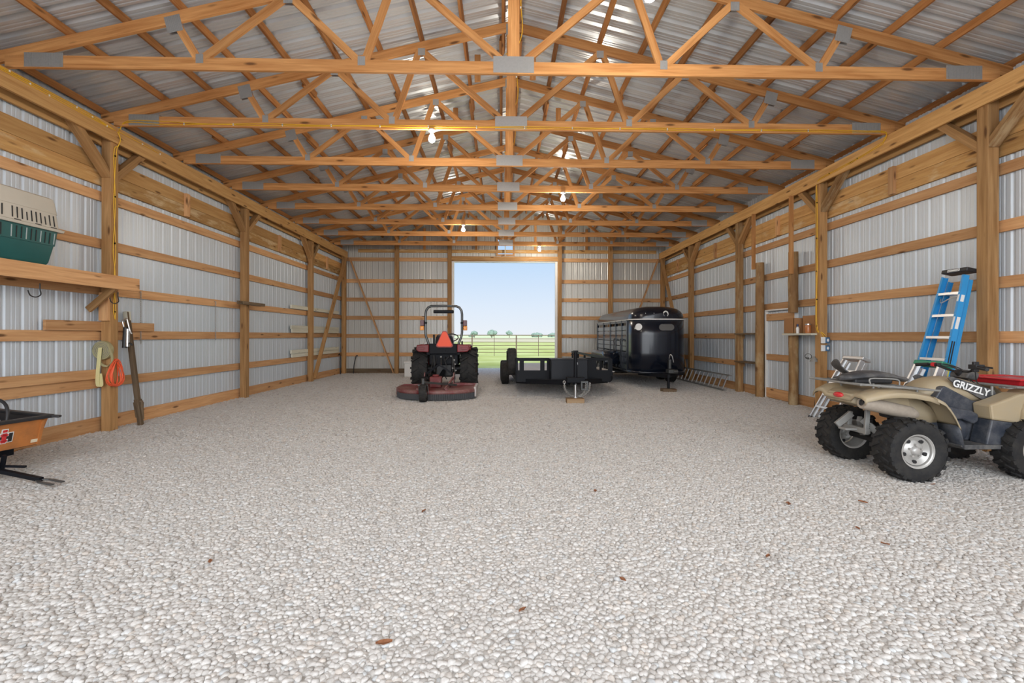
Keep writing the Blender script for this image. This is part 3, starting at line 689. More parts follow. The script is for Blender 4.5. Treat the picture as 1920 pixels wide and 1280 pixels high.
    # rear suspension, hitch
    h = MB(); h.beam((-.80, -.16, .36), (-.95, -.02, .55), .05, .07); h.beam((-.80, .16, .36), (-.95, .02, .55), .05, .07); h.beam((-.98, .12, .62), (-1.0, .12, .42), .03, .05); h.beam((-.98, -.14, .74), (-1.0, -.14, .40), .03, .05)
    h.beam((-1.0, -.17, .44), (-1.0, .17, .44), .06, .06); h.span((-1.16, -.05, .43), (-.98, .07, .455)); h.beam((-.98, .10, .60), (-1.14, .12, .46), .04, .07)
    h.build('hitch_bracket', M['dustmetal'], t, bevel=.006)
    sp = MB(); sp.tube([(-.90 + .035 * math.cos(a), -.05 + .035 * math.sin(a), .42 + a * .0035) for a in [i * .4 for i in range(110)]], .007, 6); sp.build('coil_spring', M['darksteel'], t, smooth=True)
    # muffler
    MB().lathe([(.0, 0), (.035, 0), (.04, -.01), (.062, -.012), (.068, 0), (.07, .03), (.07, .52), (.05, .57), (.03, .60)], n=28).build('muffler', M['muff'], t, smooth=40).matrix_local = Matrix.Translation((-1.19, -.335, .785)) @ Matrix.Rotation(PI / 2 + .22, 4, 'Y')
    MB().lathe([(.0, -.004), (.028, -.004), (.032, -.012)], n=16).build('exhaust_tip', M['darksteel'], t).matrix_local = Matrix.Translation((-1.195, -.335, .785)) @ Matrix.Rotation(PI / 2 + .22, 4, 'Y')
    # racks
    def rack(nm, x0, x1, z0, z1, w):
        m = MB()
        m.tube(smoothpath([(x1, -w, z1), (x0 + .06, -w, z0), (x0, -w + .06, z0), (x0, w - .06, z0), (x0 + .06, w, z0), (x1, w, z1)], 5), .011, 8)
        for i in range(5):
            y = -w * .7 + w * 1.4 * i / 4; m.cyl((x0, y, z0), (x1, y, z1), .008, n=8)
        for k in (.35, .7, 1.0):
            m.cyl((x0 + (x1 - x0) * k, -w, z0 + (z1 - z0) * k), (x0 + (x1 - x0) * k, w, z0 + (z1 - z0) * k), .008, n=8)
        m.tube(smoothpath([(x0 + .16, -w * .8, z0 - .01), (x0 + .15, -w * .8, z0 + .055), (x0 + .28, -w * .8, z0 + .06), (x0 + .45, -w * .8, z0 + .045), (x0 + .47, -w * .8, z0 - .01)], 5), .008, 8)
        for s in (-1, 1): m.cyl((x0 + .25, s * w * .6, z0), (x0 + .25, s * w * .6, z0 - .10), .012, n=8); m.cyl((x1 - .1, s * w * .6, z1), (x1 - .1, s * w * .6, z1 - .10), .012, n=8)
        m.build(nm, M['dustmetal'], t, smooth=40)
    rack('rear_rack', -1.25, -.42, .975, .915, .40); rack('front_rack', 1.05, .42, .925, .945, .38)
    # steering: stem, bar, grips, pod, levers, cables
    MB().cyl((.30, 0, .90), (.17, 0, 1.09), .035).build('steering_stem', M['black'], t, smooth=40)
    hb = [(.08, -.40, 1.13), (.12, -.25, 1.15), (.19, -.10, 1.09), (.19, .10, 1.09), (.12, .25, 1.15), (.06, .40, 1.14)]
    MB().tube(smoothpath(hb, 5), .012, 10).build('handlebar', M['black'], t, smooth=40)
    for s in (-1, 1): MB().cyl((.095, s * .29, 1.15), (.065, s * .42, 1.138), .02).build('grip', M['black'], t, smooth=40)
    MB().cyl((.11, .22, 1.15), (.105, .25, 1.15), .026).build('kill_switch', M['lens'], t, smooth=40)
    m = MB(); m.span((.07, -.30, 1.13), (.17, -.21, 1.18)); m.beam((.15, -.23, 1.16), (.16, -.39, 1.15), .012, .02); m.span((.08, -.27, 1.10), (.14, -.24, 1.21)); m.build('throttle_block', M['black'], t, bevel=.008)
    m = MB(); m.beam((.15, .22, 1.15), (.17, .38, 1.145), .012, .02); m.span((.10, .18, 1.13), (.15, .24, 1.17)); m.build('brake_lever', M['black'], t, bevel=.004)
    MB().loft([[(.16 + dx, -w, z), (.16 + dx, w, z), (.30 + dx, w * .9, z - .03), (.30 + dx, -w * .9, z - .03)] for dx, w, z in ((0, .10, 1.02), (.02, .11, 1.07), (.05, .07, 1.11))]).build('dash_pod', M['dash'], t, bevel=.015)
    for i, p in enumerate(([(.12, .22, 1.16), (.24, .17, 1.15), (.33, .08, 1.08), (.34, .02, .98)], [(.12, .20, 1.15), (.22, .10, 1.12), (.30, .02, 1.05), (.32, 0, .96)], [(.10, -.26, 1.12), (.13, -.24, 1.03), (.20, -.18, .99), (.30, -.10, .96)], [(.12, .24, 1.17), (.30, .20, 1.13), (.38, .10, 1.02), (.36, 0, .95)])):
        MB().tube(smoothpath(p, 6), .006, 6).build('cable', M['black'], t, smooth=True)
    for y in (-.18, -.21): MB().cyl((.33, y, .80), (.36, y - .03, .83), .018).build('ignition_knob', M['black'], t, smooth=40)
    return t
quad = make_quad()
# things lying on the quad
o = thing('padded_saddle', 'dusty black quad seat lying on the rear rack', 'seat', (4.18, 5.20, .985))
rg = []
for i in range(13):
    u = i / 12; x = -.38 + .76 * u; hw = .15 * (1 - abs(2 * u - 1) ** 3) ** .5 + .012; zt = .05 + .055 * math.sin(PI * min(1, u * 1.15)) - .06 * max(0, u - .72)
    rg.append([(x, hw * math.cos(a), zt * .55 + (zt * .55 if math.sin(a) > 0 else .035) * math.sin(a)) for a in [2 * PI * k / 16 for k in range(16)]])
MB().loft(rg).build('cushion', M['dash'], o, smooth=60)
MB().span((-.28, -.10, -.03), (.15, .10, .035)).build('seat_base', M['black'], o, bevel=.02)
rg = []
for i in range(9):
    u = i / 8
    rg.append([(-.16 + .10 * u + .17 * v ** 1.6, -.15 + .30 * u, .0 + .23 * (1 - v * .75) * (1 - .25 * (2 * u - 1) ** 2)) for v in [k / 6 for k in range(7)]] + [(-.16 + .10 * u + .02, -.15 + .30 * u, .0)])
MB().loft(rg, cap=False, closed=False).build('plastic_scoop', M['dash'], None, smooth=60, solid=.008, label='upturned black plastic scoop standing behind the quad seat', cat='plastic scoop').location = (4.0, 5.42, .985)
o = thing('storage_tray', 'red plastic tray on the front rack of the quad bike', 'tray', (5.82, 5.25, .96))
MB().loft([[(-.22 * k, -.30 * k, z), (.26 * k, -.30 * k, z), (.26 * k, .30 * k, z), (-.22 * k, .30 * k, z)] for k, z in ((.85, -.02), (1, .05))]).build('tray_body', M['red'], o, bevel=.01)
MB().tube([(-.23, -.31, .05), (.27, -.31, .05), (.27, .31, .05), (-.23, .31, .05)], .012, 8, closed=True).build('tray_lip', M['red'], o)

# ================================================================== stepladders
M['fibre'] = plain('blue_fibreglass', (.035, .30, .64), .4, noise=.06)
M['label'] = plain('label_paper', (.80, .80, .78), .5)
M['yellow'] = plain('yellow_label', (.75, .68, .10), .5)
M['green'] = plain('green_plastic', (.03, .26, .15), .45)
def stepladder(name, label, cat, A, B, w0, w1, rail, topmat, nst, depth=.075, extra=None, group=None):
    """A bottom centre, B top centre (world); the width runs along a direction in the wall plane"""
    A, B = V(A), V(B); t = thing(name, label, cat, A, 0, group)
    up = (B - A); Ln = up.length; up.normalize()
    side = V((extra or (0, 1, 0))).normalized(); nrm = up.cross(side).normalized()
    if nrm.x > 0: nrm = -nrm                      # faces the room
    def P(u, s, d=0): return up * (u * Ln) + side * (s * (w0 + (w1 - w0) * u) / 2) + nrm * d
    def rails(nm, d, mt, u1=.97, dz=.075, k=1):
        for s in (-1, 1):
            a, b = P(0, s * k, d), P(u1, s * k, d)
            m = MB(); m.beam(a, b, .006, dz, nrm); a2, b2 = a - side * s * .014, b - side * s * .014
            for e in (-1, 1): m.beam(a2 + nrm * e * dz / 2, b2 + nrm * e * dz / 2, .028, .005, nrm)
            m.build(nm, mt, t)
    rails('front_rail', 0, rail); rails('rear_rail', -.085, rail, .95, .05, .92)
    for i in range(nst):
        u = (i + 1) / (nst + 1)
        m = MB(); m.beam(P(u, -.96, .0), P(u, .96, .0), .08, .006, up); m.beam(P(u, -.96, .036) - up * .014, P(u, .96, .036) - up * .014, .006, .032, up); m.build('step', M['alu'], t)
        if i % 2 == 0: MB().beam(P(u, -.9, -.085), P(u, .9, -.085), .02, .025, up).build('rear_brace', M['alu'], t)
    c = P(1, 0, -.04); R = Matrix((side, nrm, up)).transposed()
    MB().box(c, (w1 + .05, .16, .055), R).build('top_cap', topmat, t, bevel=.01)
    for s in (-1, 1): MB().box(P(.004, s, 0), (.04, .085, .05), R).build('foot_pad', M['black'], t)
    return t, P, R, up, side, nrm
t, P, R, up, side, nrm = stepladder('step_ladder', 'tall blue fibreglass step ladder leaning folded against the wall', 'step ladder', (5.66, 6.33, 0), (6.12, 6.19, 2.36), .54, .31, M['fibre'], M['black'], 7, .08)
def sticker(u, s, w, h, mt, nm, d=.039):
    MB().box(P(u, s, d + .002) , (w, .002, h), R).build(nm, mt, t)
m = MB(); m.box(P(1, 0, .043), (.17, .003, .034), R); m.build('name_plate', M['label'], t)
# dark script-like oval of the maker's plate, kept as a plain outline
m = MB(); m.tube([P(1, 0, .046) + side * (.075 * math.cos(a)) + up * (.012 * math.sin(a)) for a in [2 * PI * k / 28 for k in range(28)]], .002, 6, closed=True); m.build('plate_outline', M['black'], t)
for s, u, hh, mt in ((-1, .84, .09, M['label']), (-1, .70, .17, M['label']), (-1, .43, .12, M['yellow'])):
    MB().box(P(u, s, 0) - side * .005, (.003, .045, hh), R).build('safety_sticker', mt, t)
    MB().box(P(u, s, .041) + side * .014, (.024, .002, hh), R).build('safety_sticker', mt, t)
for d in (-.01, .02): MB().beam(P(.60, -1, d) - side * .008, P(.47, -1, d) - side * .008, .006, .012).build('spreader_arm', M['darksteel'], t)
MB().tube(smoothpath([P(.86, -.8, -.02), P(.84, -.2, .03), P(.82, .5, .02), P(.85, .9, -.02)], 6), .008, 8).build('spreader_bar', M['alu'], t, smooth=True)
stepladder('step_ladder', 'short aluminium step ladder with green top beside the blue one', 'step ladder', (5.20, 6.12, 0), (5.60, 6.02, 1.13), .52, .36, M['alu'], M['green'], 3)
stepladder('step_ladder', 'low aluminium step ladder leaning behind the rear of the quad bike', 'step ladder', (5.62, 8.12, 0), (6.07, 7.95, 1.10), .60, .42, M['alu'], M['alu'], 4)
# extension ladder on its long edge along the wall
t = thing('extension_ladder', 'aluminium ladder lying on its edge along the wall beside the livestock trailer', 'ladder', (6.0, 14.1, 0))
for z0, x, nm in ((.04, -.06, 'lower_rail'), (.42, .10, 'upper_rail')):
    m = MB(); m.beam((x - .02, -1.75, z0), (x - .02, 1.85, z0), .07, .028); m.build(nm, M['dustmetal'], t)
for i in range(12):
    y = -1.6 + i * .29; MB().beam((-.075, y, .045), (.075, y, .415), .032, .028).build('rung', M['alu'], t)
# ================================================================== tractor (seen from behind, driving away)
def make_tractor():
    t = thing('tractor', 'red compact tractor with roll bar and orange warning triangle, seen from behind', 'tractor', (-1.50, 12.62, 0))
    for s in (-1, 1):
        wheel(t, (s * .625, 0, .59), .555, .41, .30, 'X', M['tred'], 'bar', s, 12)
        wheel(t, (s * .56, 1.62, .36), .35, .26, .20, 'X', M['tred'], 'bar', s, 13)
        # fenders
        rg = []
        for a in [math.radians(d) for d in (-28, -10, 10, 30, 55, 80, 105, 125)]:
            y, z = -math.cos(a) * .70, .59 + math.sin(a) * .655
            rg.append([(s * .36, y, z), (s * .66, y, z), (s * .68, y, z - .03)])
        rg = [r for r in rg if r[0][2] > .95]
        MB().loft(rg, cap=False, closed=False).build('fender', M['tred'], t, smooth=50, solid=.02)
        MB().prism([(s * .36, 1.05), (s * .36, 1.25), (s * .66, 1.235), (s * .68, 1.12), (s * .62, 1.06)], -.66, -.56).build('fender_rear', M['tred'], t, bevel=.02)
        MB().span((s * .47, -.68, 1.12), (s * .63, -.655, 1.18)).build('tail_lamp', M['tred'], t, bevel=.006)
        # signal lamps on the roll bar
        m = MB(); m.span((s * .50, -.52, 1.72), (s * .60, -.44, 1.87)); m.build('stop_lamp', plainlamp, t, bevel=.01)
        MB().span((s * .505, -.525, 1.61), (s * .605, -.45, 1.72)).build('turn_signal', M['amber'], t, bevel=.012)
        MB().beam((s * .44, -.46, 1.74), (s * .55, -.46, 1.74), .03, .05).build('lamp_bracket', M['matte'], t)
    pts = [(-.38, -.50, 1.18), (-.39, -.49, 1.28), (-.455, -.47, 1.45), (-.47, -.46, 1.55), (-.47, -.46, 2.02), (-.455, -.46, 2.12), (-.40, -.46, 2.20), (-.32, -.46, 2.235), (0, -.46, 2.24)]
    full = pts + [(-x, y, z) for x, y, z in reversed(pts[:-1])]
    MB().tube(full, .032, 12).build('roll_bar', M['steelgrey'], t, smooth=50)
    for s in (-1, 1):
        MB().box((s * .47, -.465, 1.80), (.075, .08, .05)).build('roll_bar_clamp', M['matte'], t, bevel=.008)
        MB().span((s * .32, -.58, .98), (s * .43, -.40, 1.26)).build('roll_bar_foot', M['matte'], t, bevel=.01)
    MB().box((0, -.50, 2.09), (.52, .07, .085)).build('light_bar', M['matte'], t, bevel=.02)
    MB().span((-.36, -.60, 1.00), (.36, -.50, 1.27)).build('rear_panel', M['matte'], t, bevel=.02)
    MB().span((-.37, -.50, .72), (.37, .10, 1.06)).build('fuel_housing', M['matte'], t, bevel=.03)
    MB().span((-.22, -.42, .40), (.22, .60, .85)).build('transmission', M['darksteel'], t, bevel=.04)
    MB().cyl((-.5, 0, .59), (.5, 0, .59), .11).build('rear_axle', M['darksteel'], t, smooth=40)
    # seat
    MB().loft([[(-.24 * k, y, z), (.24 * k, y, z), (.24 * k, y + .10, z + .02), (-.24 * k, y + .10, z + .02)] for k, y, z in ((.95, -.34, 1.16), (1.0, -.36, 1.30), (.92, -.39, 1.42), (.72, -.41, 1.49))]).build('seat_back', M['black'], t, bevel=.03)
    MB().span((-.24, -.30, 1.12), (.24, .16, 1.22)).build('seat_cushion', M['black'], t, bevel=.03)
    # warning triangle: cut-off corners
    tri = [(-.215, -.16), (-.20, -.195), (-.165, -.21), (.165, -.21), (.20, -.195), (.215, -.16), (.06, .185), (.035, .205), (-.035, .205), (-.06, .185)]
    MB().prism([(x * .86 + .04, 1.385 + z * .88) for x, z in tri], -.645, -.636).build('warning_triangle', M['smv'], t)
    m = MB(); P = [(x + .04, 1.385 + z) for x, z in tri]
    m.prism(P, -.637, -.631); m.build('triangle_border', M['smvdark'], t)
    MB().beam((.04, -.62, 1.10), (.04, -.62, 1.30), .05, .02).build('triangle_bracket', M['matte'], t)
    # controls
    MB().cyl((-.285, -.2, 1.2), (-.285, -.24, 1.50), .026).build('lever', M['black'], t, smooth=40)
    MB().tube([(.19 * math.cos(a) + .10, .42 + .05 * math.sin(a), 1.42 + .10 * math.sin(a)) for a in [2 * PI * k / 24 for k in range(24)]], .015, 8, closed=True).build('steering_wheel', M['black'], t, smooth=True)
    MB().cyl((.10, .42, 1.42), (.08, .75, 1.10), .03).build('steering_column', M['black'], t, smooth=40)
    MB().cyl((.46, -.3, 1.22), (.46, -.3, 1.33), .022).build('lever', M['black'], t, smooth=40)
    MB().ball((-.50, -.35, 1.26), (.04, .05, .03)).build('fender_light', M['alu'], t, smooth=True)
    # bonnet in front
    MB().loft([[(-.26, y, .75), (-.27, y, zt - .12), (-.2, y, zt), (.2, y, zt), (.27, y, zt - .12), (.26, y, .75)] for y, zt in ((.75, 1.20), (1.3, 1.17), (1.85, 1.10), (2.0, 1.0))]).build('bonnet', M['tred'], t, smooth=50)
    MB().span((-.2, .6, .45), (.2, 1.9, .78)).build('engine', M['darksteel'], t, bevel=.02)
    MB().beam((-.5, 1.62, .36), (.5, 1.62, .36), .08, .10).build('front_axle', M['darksteel'], t)
    # three point hitch, hoses and shaft
    for s in (-1, 1):
        MB().beam((s * .24, -.36, .48), (s * .34, -.98, .42), .03, .06).build('lower_link', M['darksteel'], t)
        MB().beam((s * .25, -.50, .92), (s * .31, -.70, .47), .025, .035).build('lift_rod', M['darksteel'], t)
        MB().cyl((s * .23, -.50, .55), (s * .24, -.55, .97), .03).build('lift_cylinder', M['darksteel'], t, smooth=40)
    MB().beam((-.06, -.50, .88), (.0, -.98, .74), .035, .045).build('top_link', M['steelgrey'], t)
    MB().cyl((0, -.45, .55), (-.03, -1.15, .40), .055).build('drive_shaft', M['matte'], t, smooth=40)
    for i, p in enumerate(([(.05, -.5, .92), (.04, -.62, .86), (.10, -.66, .66), (.06, -.64, .48), (.09, -.6, .36)], [(.12, -.5, .90), (.16, -.60, .95), (.10, -.64, .88), (.05, -.62, .82)], [(-.16, -.5, .90), (-.22, -.60, .70), (-.34, -.66, .52), (-.36, -.70, .40)])):
        MB().tube(smoothpath(p, 6), .012, 8).build('hydraulic_hose', M['hose'], t, smooth=True)
    for x, z in ((.28, .85), (.30, .74), (.24, .64), (-.06, .93), (.20, .95), (.32, .58)):
        MB().cyl((x, -.50, z), (x, -.56, z), .022, n=10).build('coupler', M['dustmetal'], t, smooth=40)
    return t
plainlamp = plain('dark_red_lens', (.10, .012, .015), .3)
M['steelgrey'] = plain('grey_tube', (.10, .105, .105), .3, .6)
M['smvdark'] = plain('dark_red_border', (.35, .025, .015), .4)
make_tractor()

def make_mower():
    t = thing('rotary_mower', 'faded red rotary mower deck hitched behind the tractor', 'mower', (-1.55, 11.2, 0))
    plan = [(-.93, .62), (-.95, .20), (-.90, -.12), (-.78, -.38), (-.55, -.58), (-.25, -.68), (.10, -.70), (.45, -.66), (.72, -.52), (.90, -.32), (.93, -.20), (.93, .62)]
    MB().prism(plan, .22, .245, 'XY').build('deck_plate', M['oldred'], t, bevel=.01)
    m = MB(); m.loft([[(x, y, .24), (x * 1.005, y * 1.01, .165)] for x, y in plan], cap=False, closed=False); m.build('deck_skirt', M['oldred'], t, smooth=60, solid=.012)
    m = MB()
    for x, y in zip(plan, plan[1:]):
        n = max(2, int(math.dist(x, y) / .05))
        for k in range(n):
            q = (x[0] + (y[0] - x[0]) * (k + .5) / n, x[1] + (y[1] - x[1]) * (k + .5) / n)
            m.box((q[0] * .985, q[1] * .985, .10), (.046, .046, .13))
    m.build('chain_guard', M['black'], t)
    MB().span((.90, -.28, .06), (.955, .62, .285)).build('side_skid', M['greydeck'], t, bevel=.008)
    MB().span((-.955, .0, .07), (-.92, .62, .25)).build('side_skid', M['oldred'], t, bevel=.008)
    MB().prism([(-.90, .245), (-.90, .262), (.5, .30), (.92, .285), (.92, .245)], .50, .60).build('front_rib', M['oldred'], t)
    MB().beam((-.35, -.60, .26), (-.20, .55, .27), .05, .05).build('deck_rib', M['oldred'], t); MB().beam((.30, -.60, .26), (.28, .55, .27), .05, .05).build('deck_rib', M['oldred'], t)
    g = MB(); g.span((-.15, -.12, .25), (.12, .14, .50)); g.cyl((-.02, .0, .50), (-.02, .0, .55), .08); g.build('gearbox', M['oldred'], t, bevel=.02)
    for s, x in ((-1, -.36), (1, .36)):
        MB().prism([(.35, .25), (.62, .25), (.56, .52), (.50, .56), (.44, .52)], x - .012, x + .012, 'YZ').build('hitch_lug', M['oldred'], t)
    MB().beam((.0, .45, .76), (.36, .52, .50), .03, .05).build('a_frame', M['matte'], t); MB().beam((.0, .45, .76), (-.36, .52, .50), .03, .05).build('a_frame', M['matte'], t)
    MB().beam((-.36, .48, .45), (-.20, -.50, .31), .04, .05).build('brace_strap', M['matte'], t); MB().beam((.36, .48, .45), (.26, -.50, .27), .04, .03).build('brace_strap', M['oldred'], t)
    # tail wheel on its boom
    MB().beam((.45, .0, .30), (-.20, -.72, .44), .10, .05).build('tail_boom', M['steelgrey'], t, bevel=.006)
    MB().cyl((-.20, -.72, .52), (-.20, -.72, .36), .035).build('pivot', M['steelgrey'], t, smooth=40)
    for s in (-1, 1): MB().beam((-.20 + s * .10, -.74, .38), (-.17 + s * .10, -.82, .19), .012, .05).build('wheel_fork', M['steelgrey'], t)
    MB().span((-.31, -.78, .37), (-.09, -.66, .39)).build('fork_plate', M['steelgrey'], t)
    wheel(t, (-.18, -.80, .205), .20, .15, .10, 'X', M['steelgrey'], 'rib', -1, 24, name='tail_tyre')
    return t
make_mower()

# ================================================================== flatbed utility trailer
def make_trailer():
    t = thing('utility_trailer', 'low black utility trailer with tool box and chains on the tongue', 'trailer', (1.50, 11.35, 0), -math.radians(-2.0))
    hw, Ln, zt, zf = 1.14, 5.0, .94, .50
    for s in (-1, 1):
        MB().span((s * hw - .03, 0, zt - .06), (s * hw + .03, Ln, zt)).build('side_rail', M['matte'], t, bevel=.004)
        MB().span((s * hw - .03, 0, zf - .12), (s * hw + .03, Ln, zf + .06)).build('side_beam', M['matte'], t, bevel=.004)
        for y in (.05, .95, 1.95, 2.95, 3.95, Ln - .05):
            MB().span((s * hw - .028, y - .03, zf), (s * hw + .028, y + .03, zt - .03)).build('upright', M['matte'], t)
    MB().span((-hw, -.03, zt - .07), (hw, .03, zt)).build('front_rail', M['matte'], t, bevel=.004)
    MB().span((-hw, -.03, zf - .14), (hw, .03, zf + .14)).build('front_beam', M['matte'], t, bevel=.004)
    for x in (-hw + .12, -hw + .62, -.36, hw - .50, hw): MB().span((x - .05, -.028, zf), (x + .05, .028, zt - .03)).build('upright', M['matte'], t)
    MB().span((-hw, 0, zf - .02), (hw, Ln, zf + .02)).build('deck', M['decklight'], t)
    for s in (-1, 1):
        for y in (2.95, 3.80):
            wheel(t, (s * (hw + .16), y, .345), .345, .215, .20, 'X', M['rim'], 'rib', s, 30)
    for y in (2.95, 3.80): MB().cyl((-hw - .1, y, .345), (hw + .1, y, .345), .045).build('axle', M['darksteel'], t)
    MB().span((hw + .03, .75, .53), (hw + .32, 2.45, .55)).build('step_plate', M['decklight'], t)
    # spare wheel carried upright at the front left corner
    wheel(t, (-hw - .10, .42, .83), .345, .215, .20, 'X', M['rim'], 'rib', -1, 30, name='spare_tyre')
    MB().beam((-hw, .42, .83), (-hw - .12, .42, .83), .06, .06).build('spare_bracket', M['matte'], t)
    # lower nose frame and tongue
    for s in (-1, 1):
        MB().beam((s * (hw - .02), .25, zf - .14), (s * .06, -1.0, zf - .05), .07, .11).build('tongue_beam', M['matte'], t, bevel=.004)
    MB().span((-.36, -.40, zf - .05), (.50, -.04, zt - .02)).build('tool_box', M['boxgrey'], t, bevel=.012)
    MB().span((-.37, -.41, zt - .03), (.51, -.03, zt - .005)).build('tool_box_lid', M['boxgrey'], t, bevel=.006)
    MB().span((.50, -.10, zf - .02), (.78, .05, zt - .04)).build('corner_panel', M['matte'], t)
    MB().span((.22, -.408, .80), (.26, -.40, .86)).build('latch', M['alu'], t)
    # jack: post, foot tube
    m = MB(); m.cyl((.10, -.98, .42), (.10, -.98, 1.12), .042); m.box((.10, -.98, 1.13), (.10, .10, .04)); m.beam((.10, -.98, 1.08), (.0, -.98, 1.06), .02, .02); m.build('jack', M['matte'], t, smooth=40)
    MB().cyl((.10, -.98, .115), (.10, -.98, .50), .028).build('jack_leg', M['steel'], t, smooth=40)
    MB().cyl((.10, -.98, .105), (.10, -.98, .125), .07).build('jack_foot', M['steel'], t, smooth=40)
    m = MB(); m.span((-.10, -1.06, .44), (.30, -.90, .56)); m.build('tongue_plate', M['matte'], t, bevel=.01)
    m = MB()
    for a, b in (((.20, .28), (.36, .32)), ((.20, .44), (.36, .48)), ((.20, .32), (.235, .44)), ((.325, .32), (.36, .44))): m.span((a[0], -1.10, a[1]), (b[0], -.98, b[1]))
    m.build('receiver_tube', M['steelgrey'], t, bevel=.004)
    for x0, x1, sag in ((-.17, .06, 0), (.40, .16, 1), (.32, .13, 1)):
        P = smoothpath([(x0, -1.08, .44), (x0 + .02 * (1 if x0 < 0 else -1), -1.08, .30), ((x0 + x1) / 2, -1.06, .18), (x1, -1.03, .13)], 6)
        m = MB(); n = 0
        for a, b in zip(P, P[1:]):
            d = (b - a); u = d.normalized(); w = V((0, 1, 0)) if n % 2 else u.cross(V((0, 1, 0))); n += 1
            c = (a + b) / 2; hl = d.length * .66
            m.tube([c + u * hl * math.cos(q) + w * .017 * math.sin(q) for q in [2 * PI * k / 10 for k in range(10)]], .0075, 5, closed=True)
        m.build('safety_chain', M['chain'], t, smooth=True)
    MB().tube([(-.17 + .025 * math.cos(a), -1.09, .46 + .03 * math.sin(a)) for a in [2 * PI * k / 14 for k in range(14)]], .009, 6, closed=True).build('chain_hook', M['chain'], t, smooth=True)
    return t
M['tyreblack'] = plain('dull_black_paint', (.008, .008, .009), .85, spec=.15)
M['decklight'] = plain('pale_worn_deck', (.50, .48, .46), .6, noise=.15, nscale=5)
M['boxgrey'] = plain('charcoal_box', (.010, .012, .017), .5, spec=.3)
make_trailer()
MB().span((1.42, 10.18, 0), (1.80, 10.42, .105)).build('wood_block', wood('rusty_block', (.40, .28, .165), (.25, .145, .07)), bevel=.006, label='brown wood block under the utility trailer jack', cat='wood block')

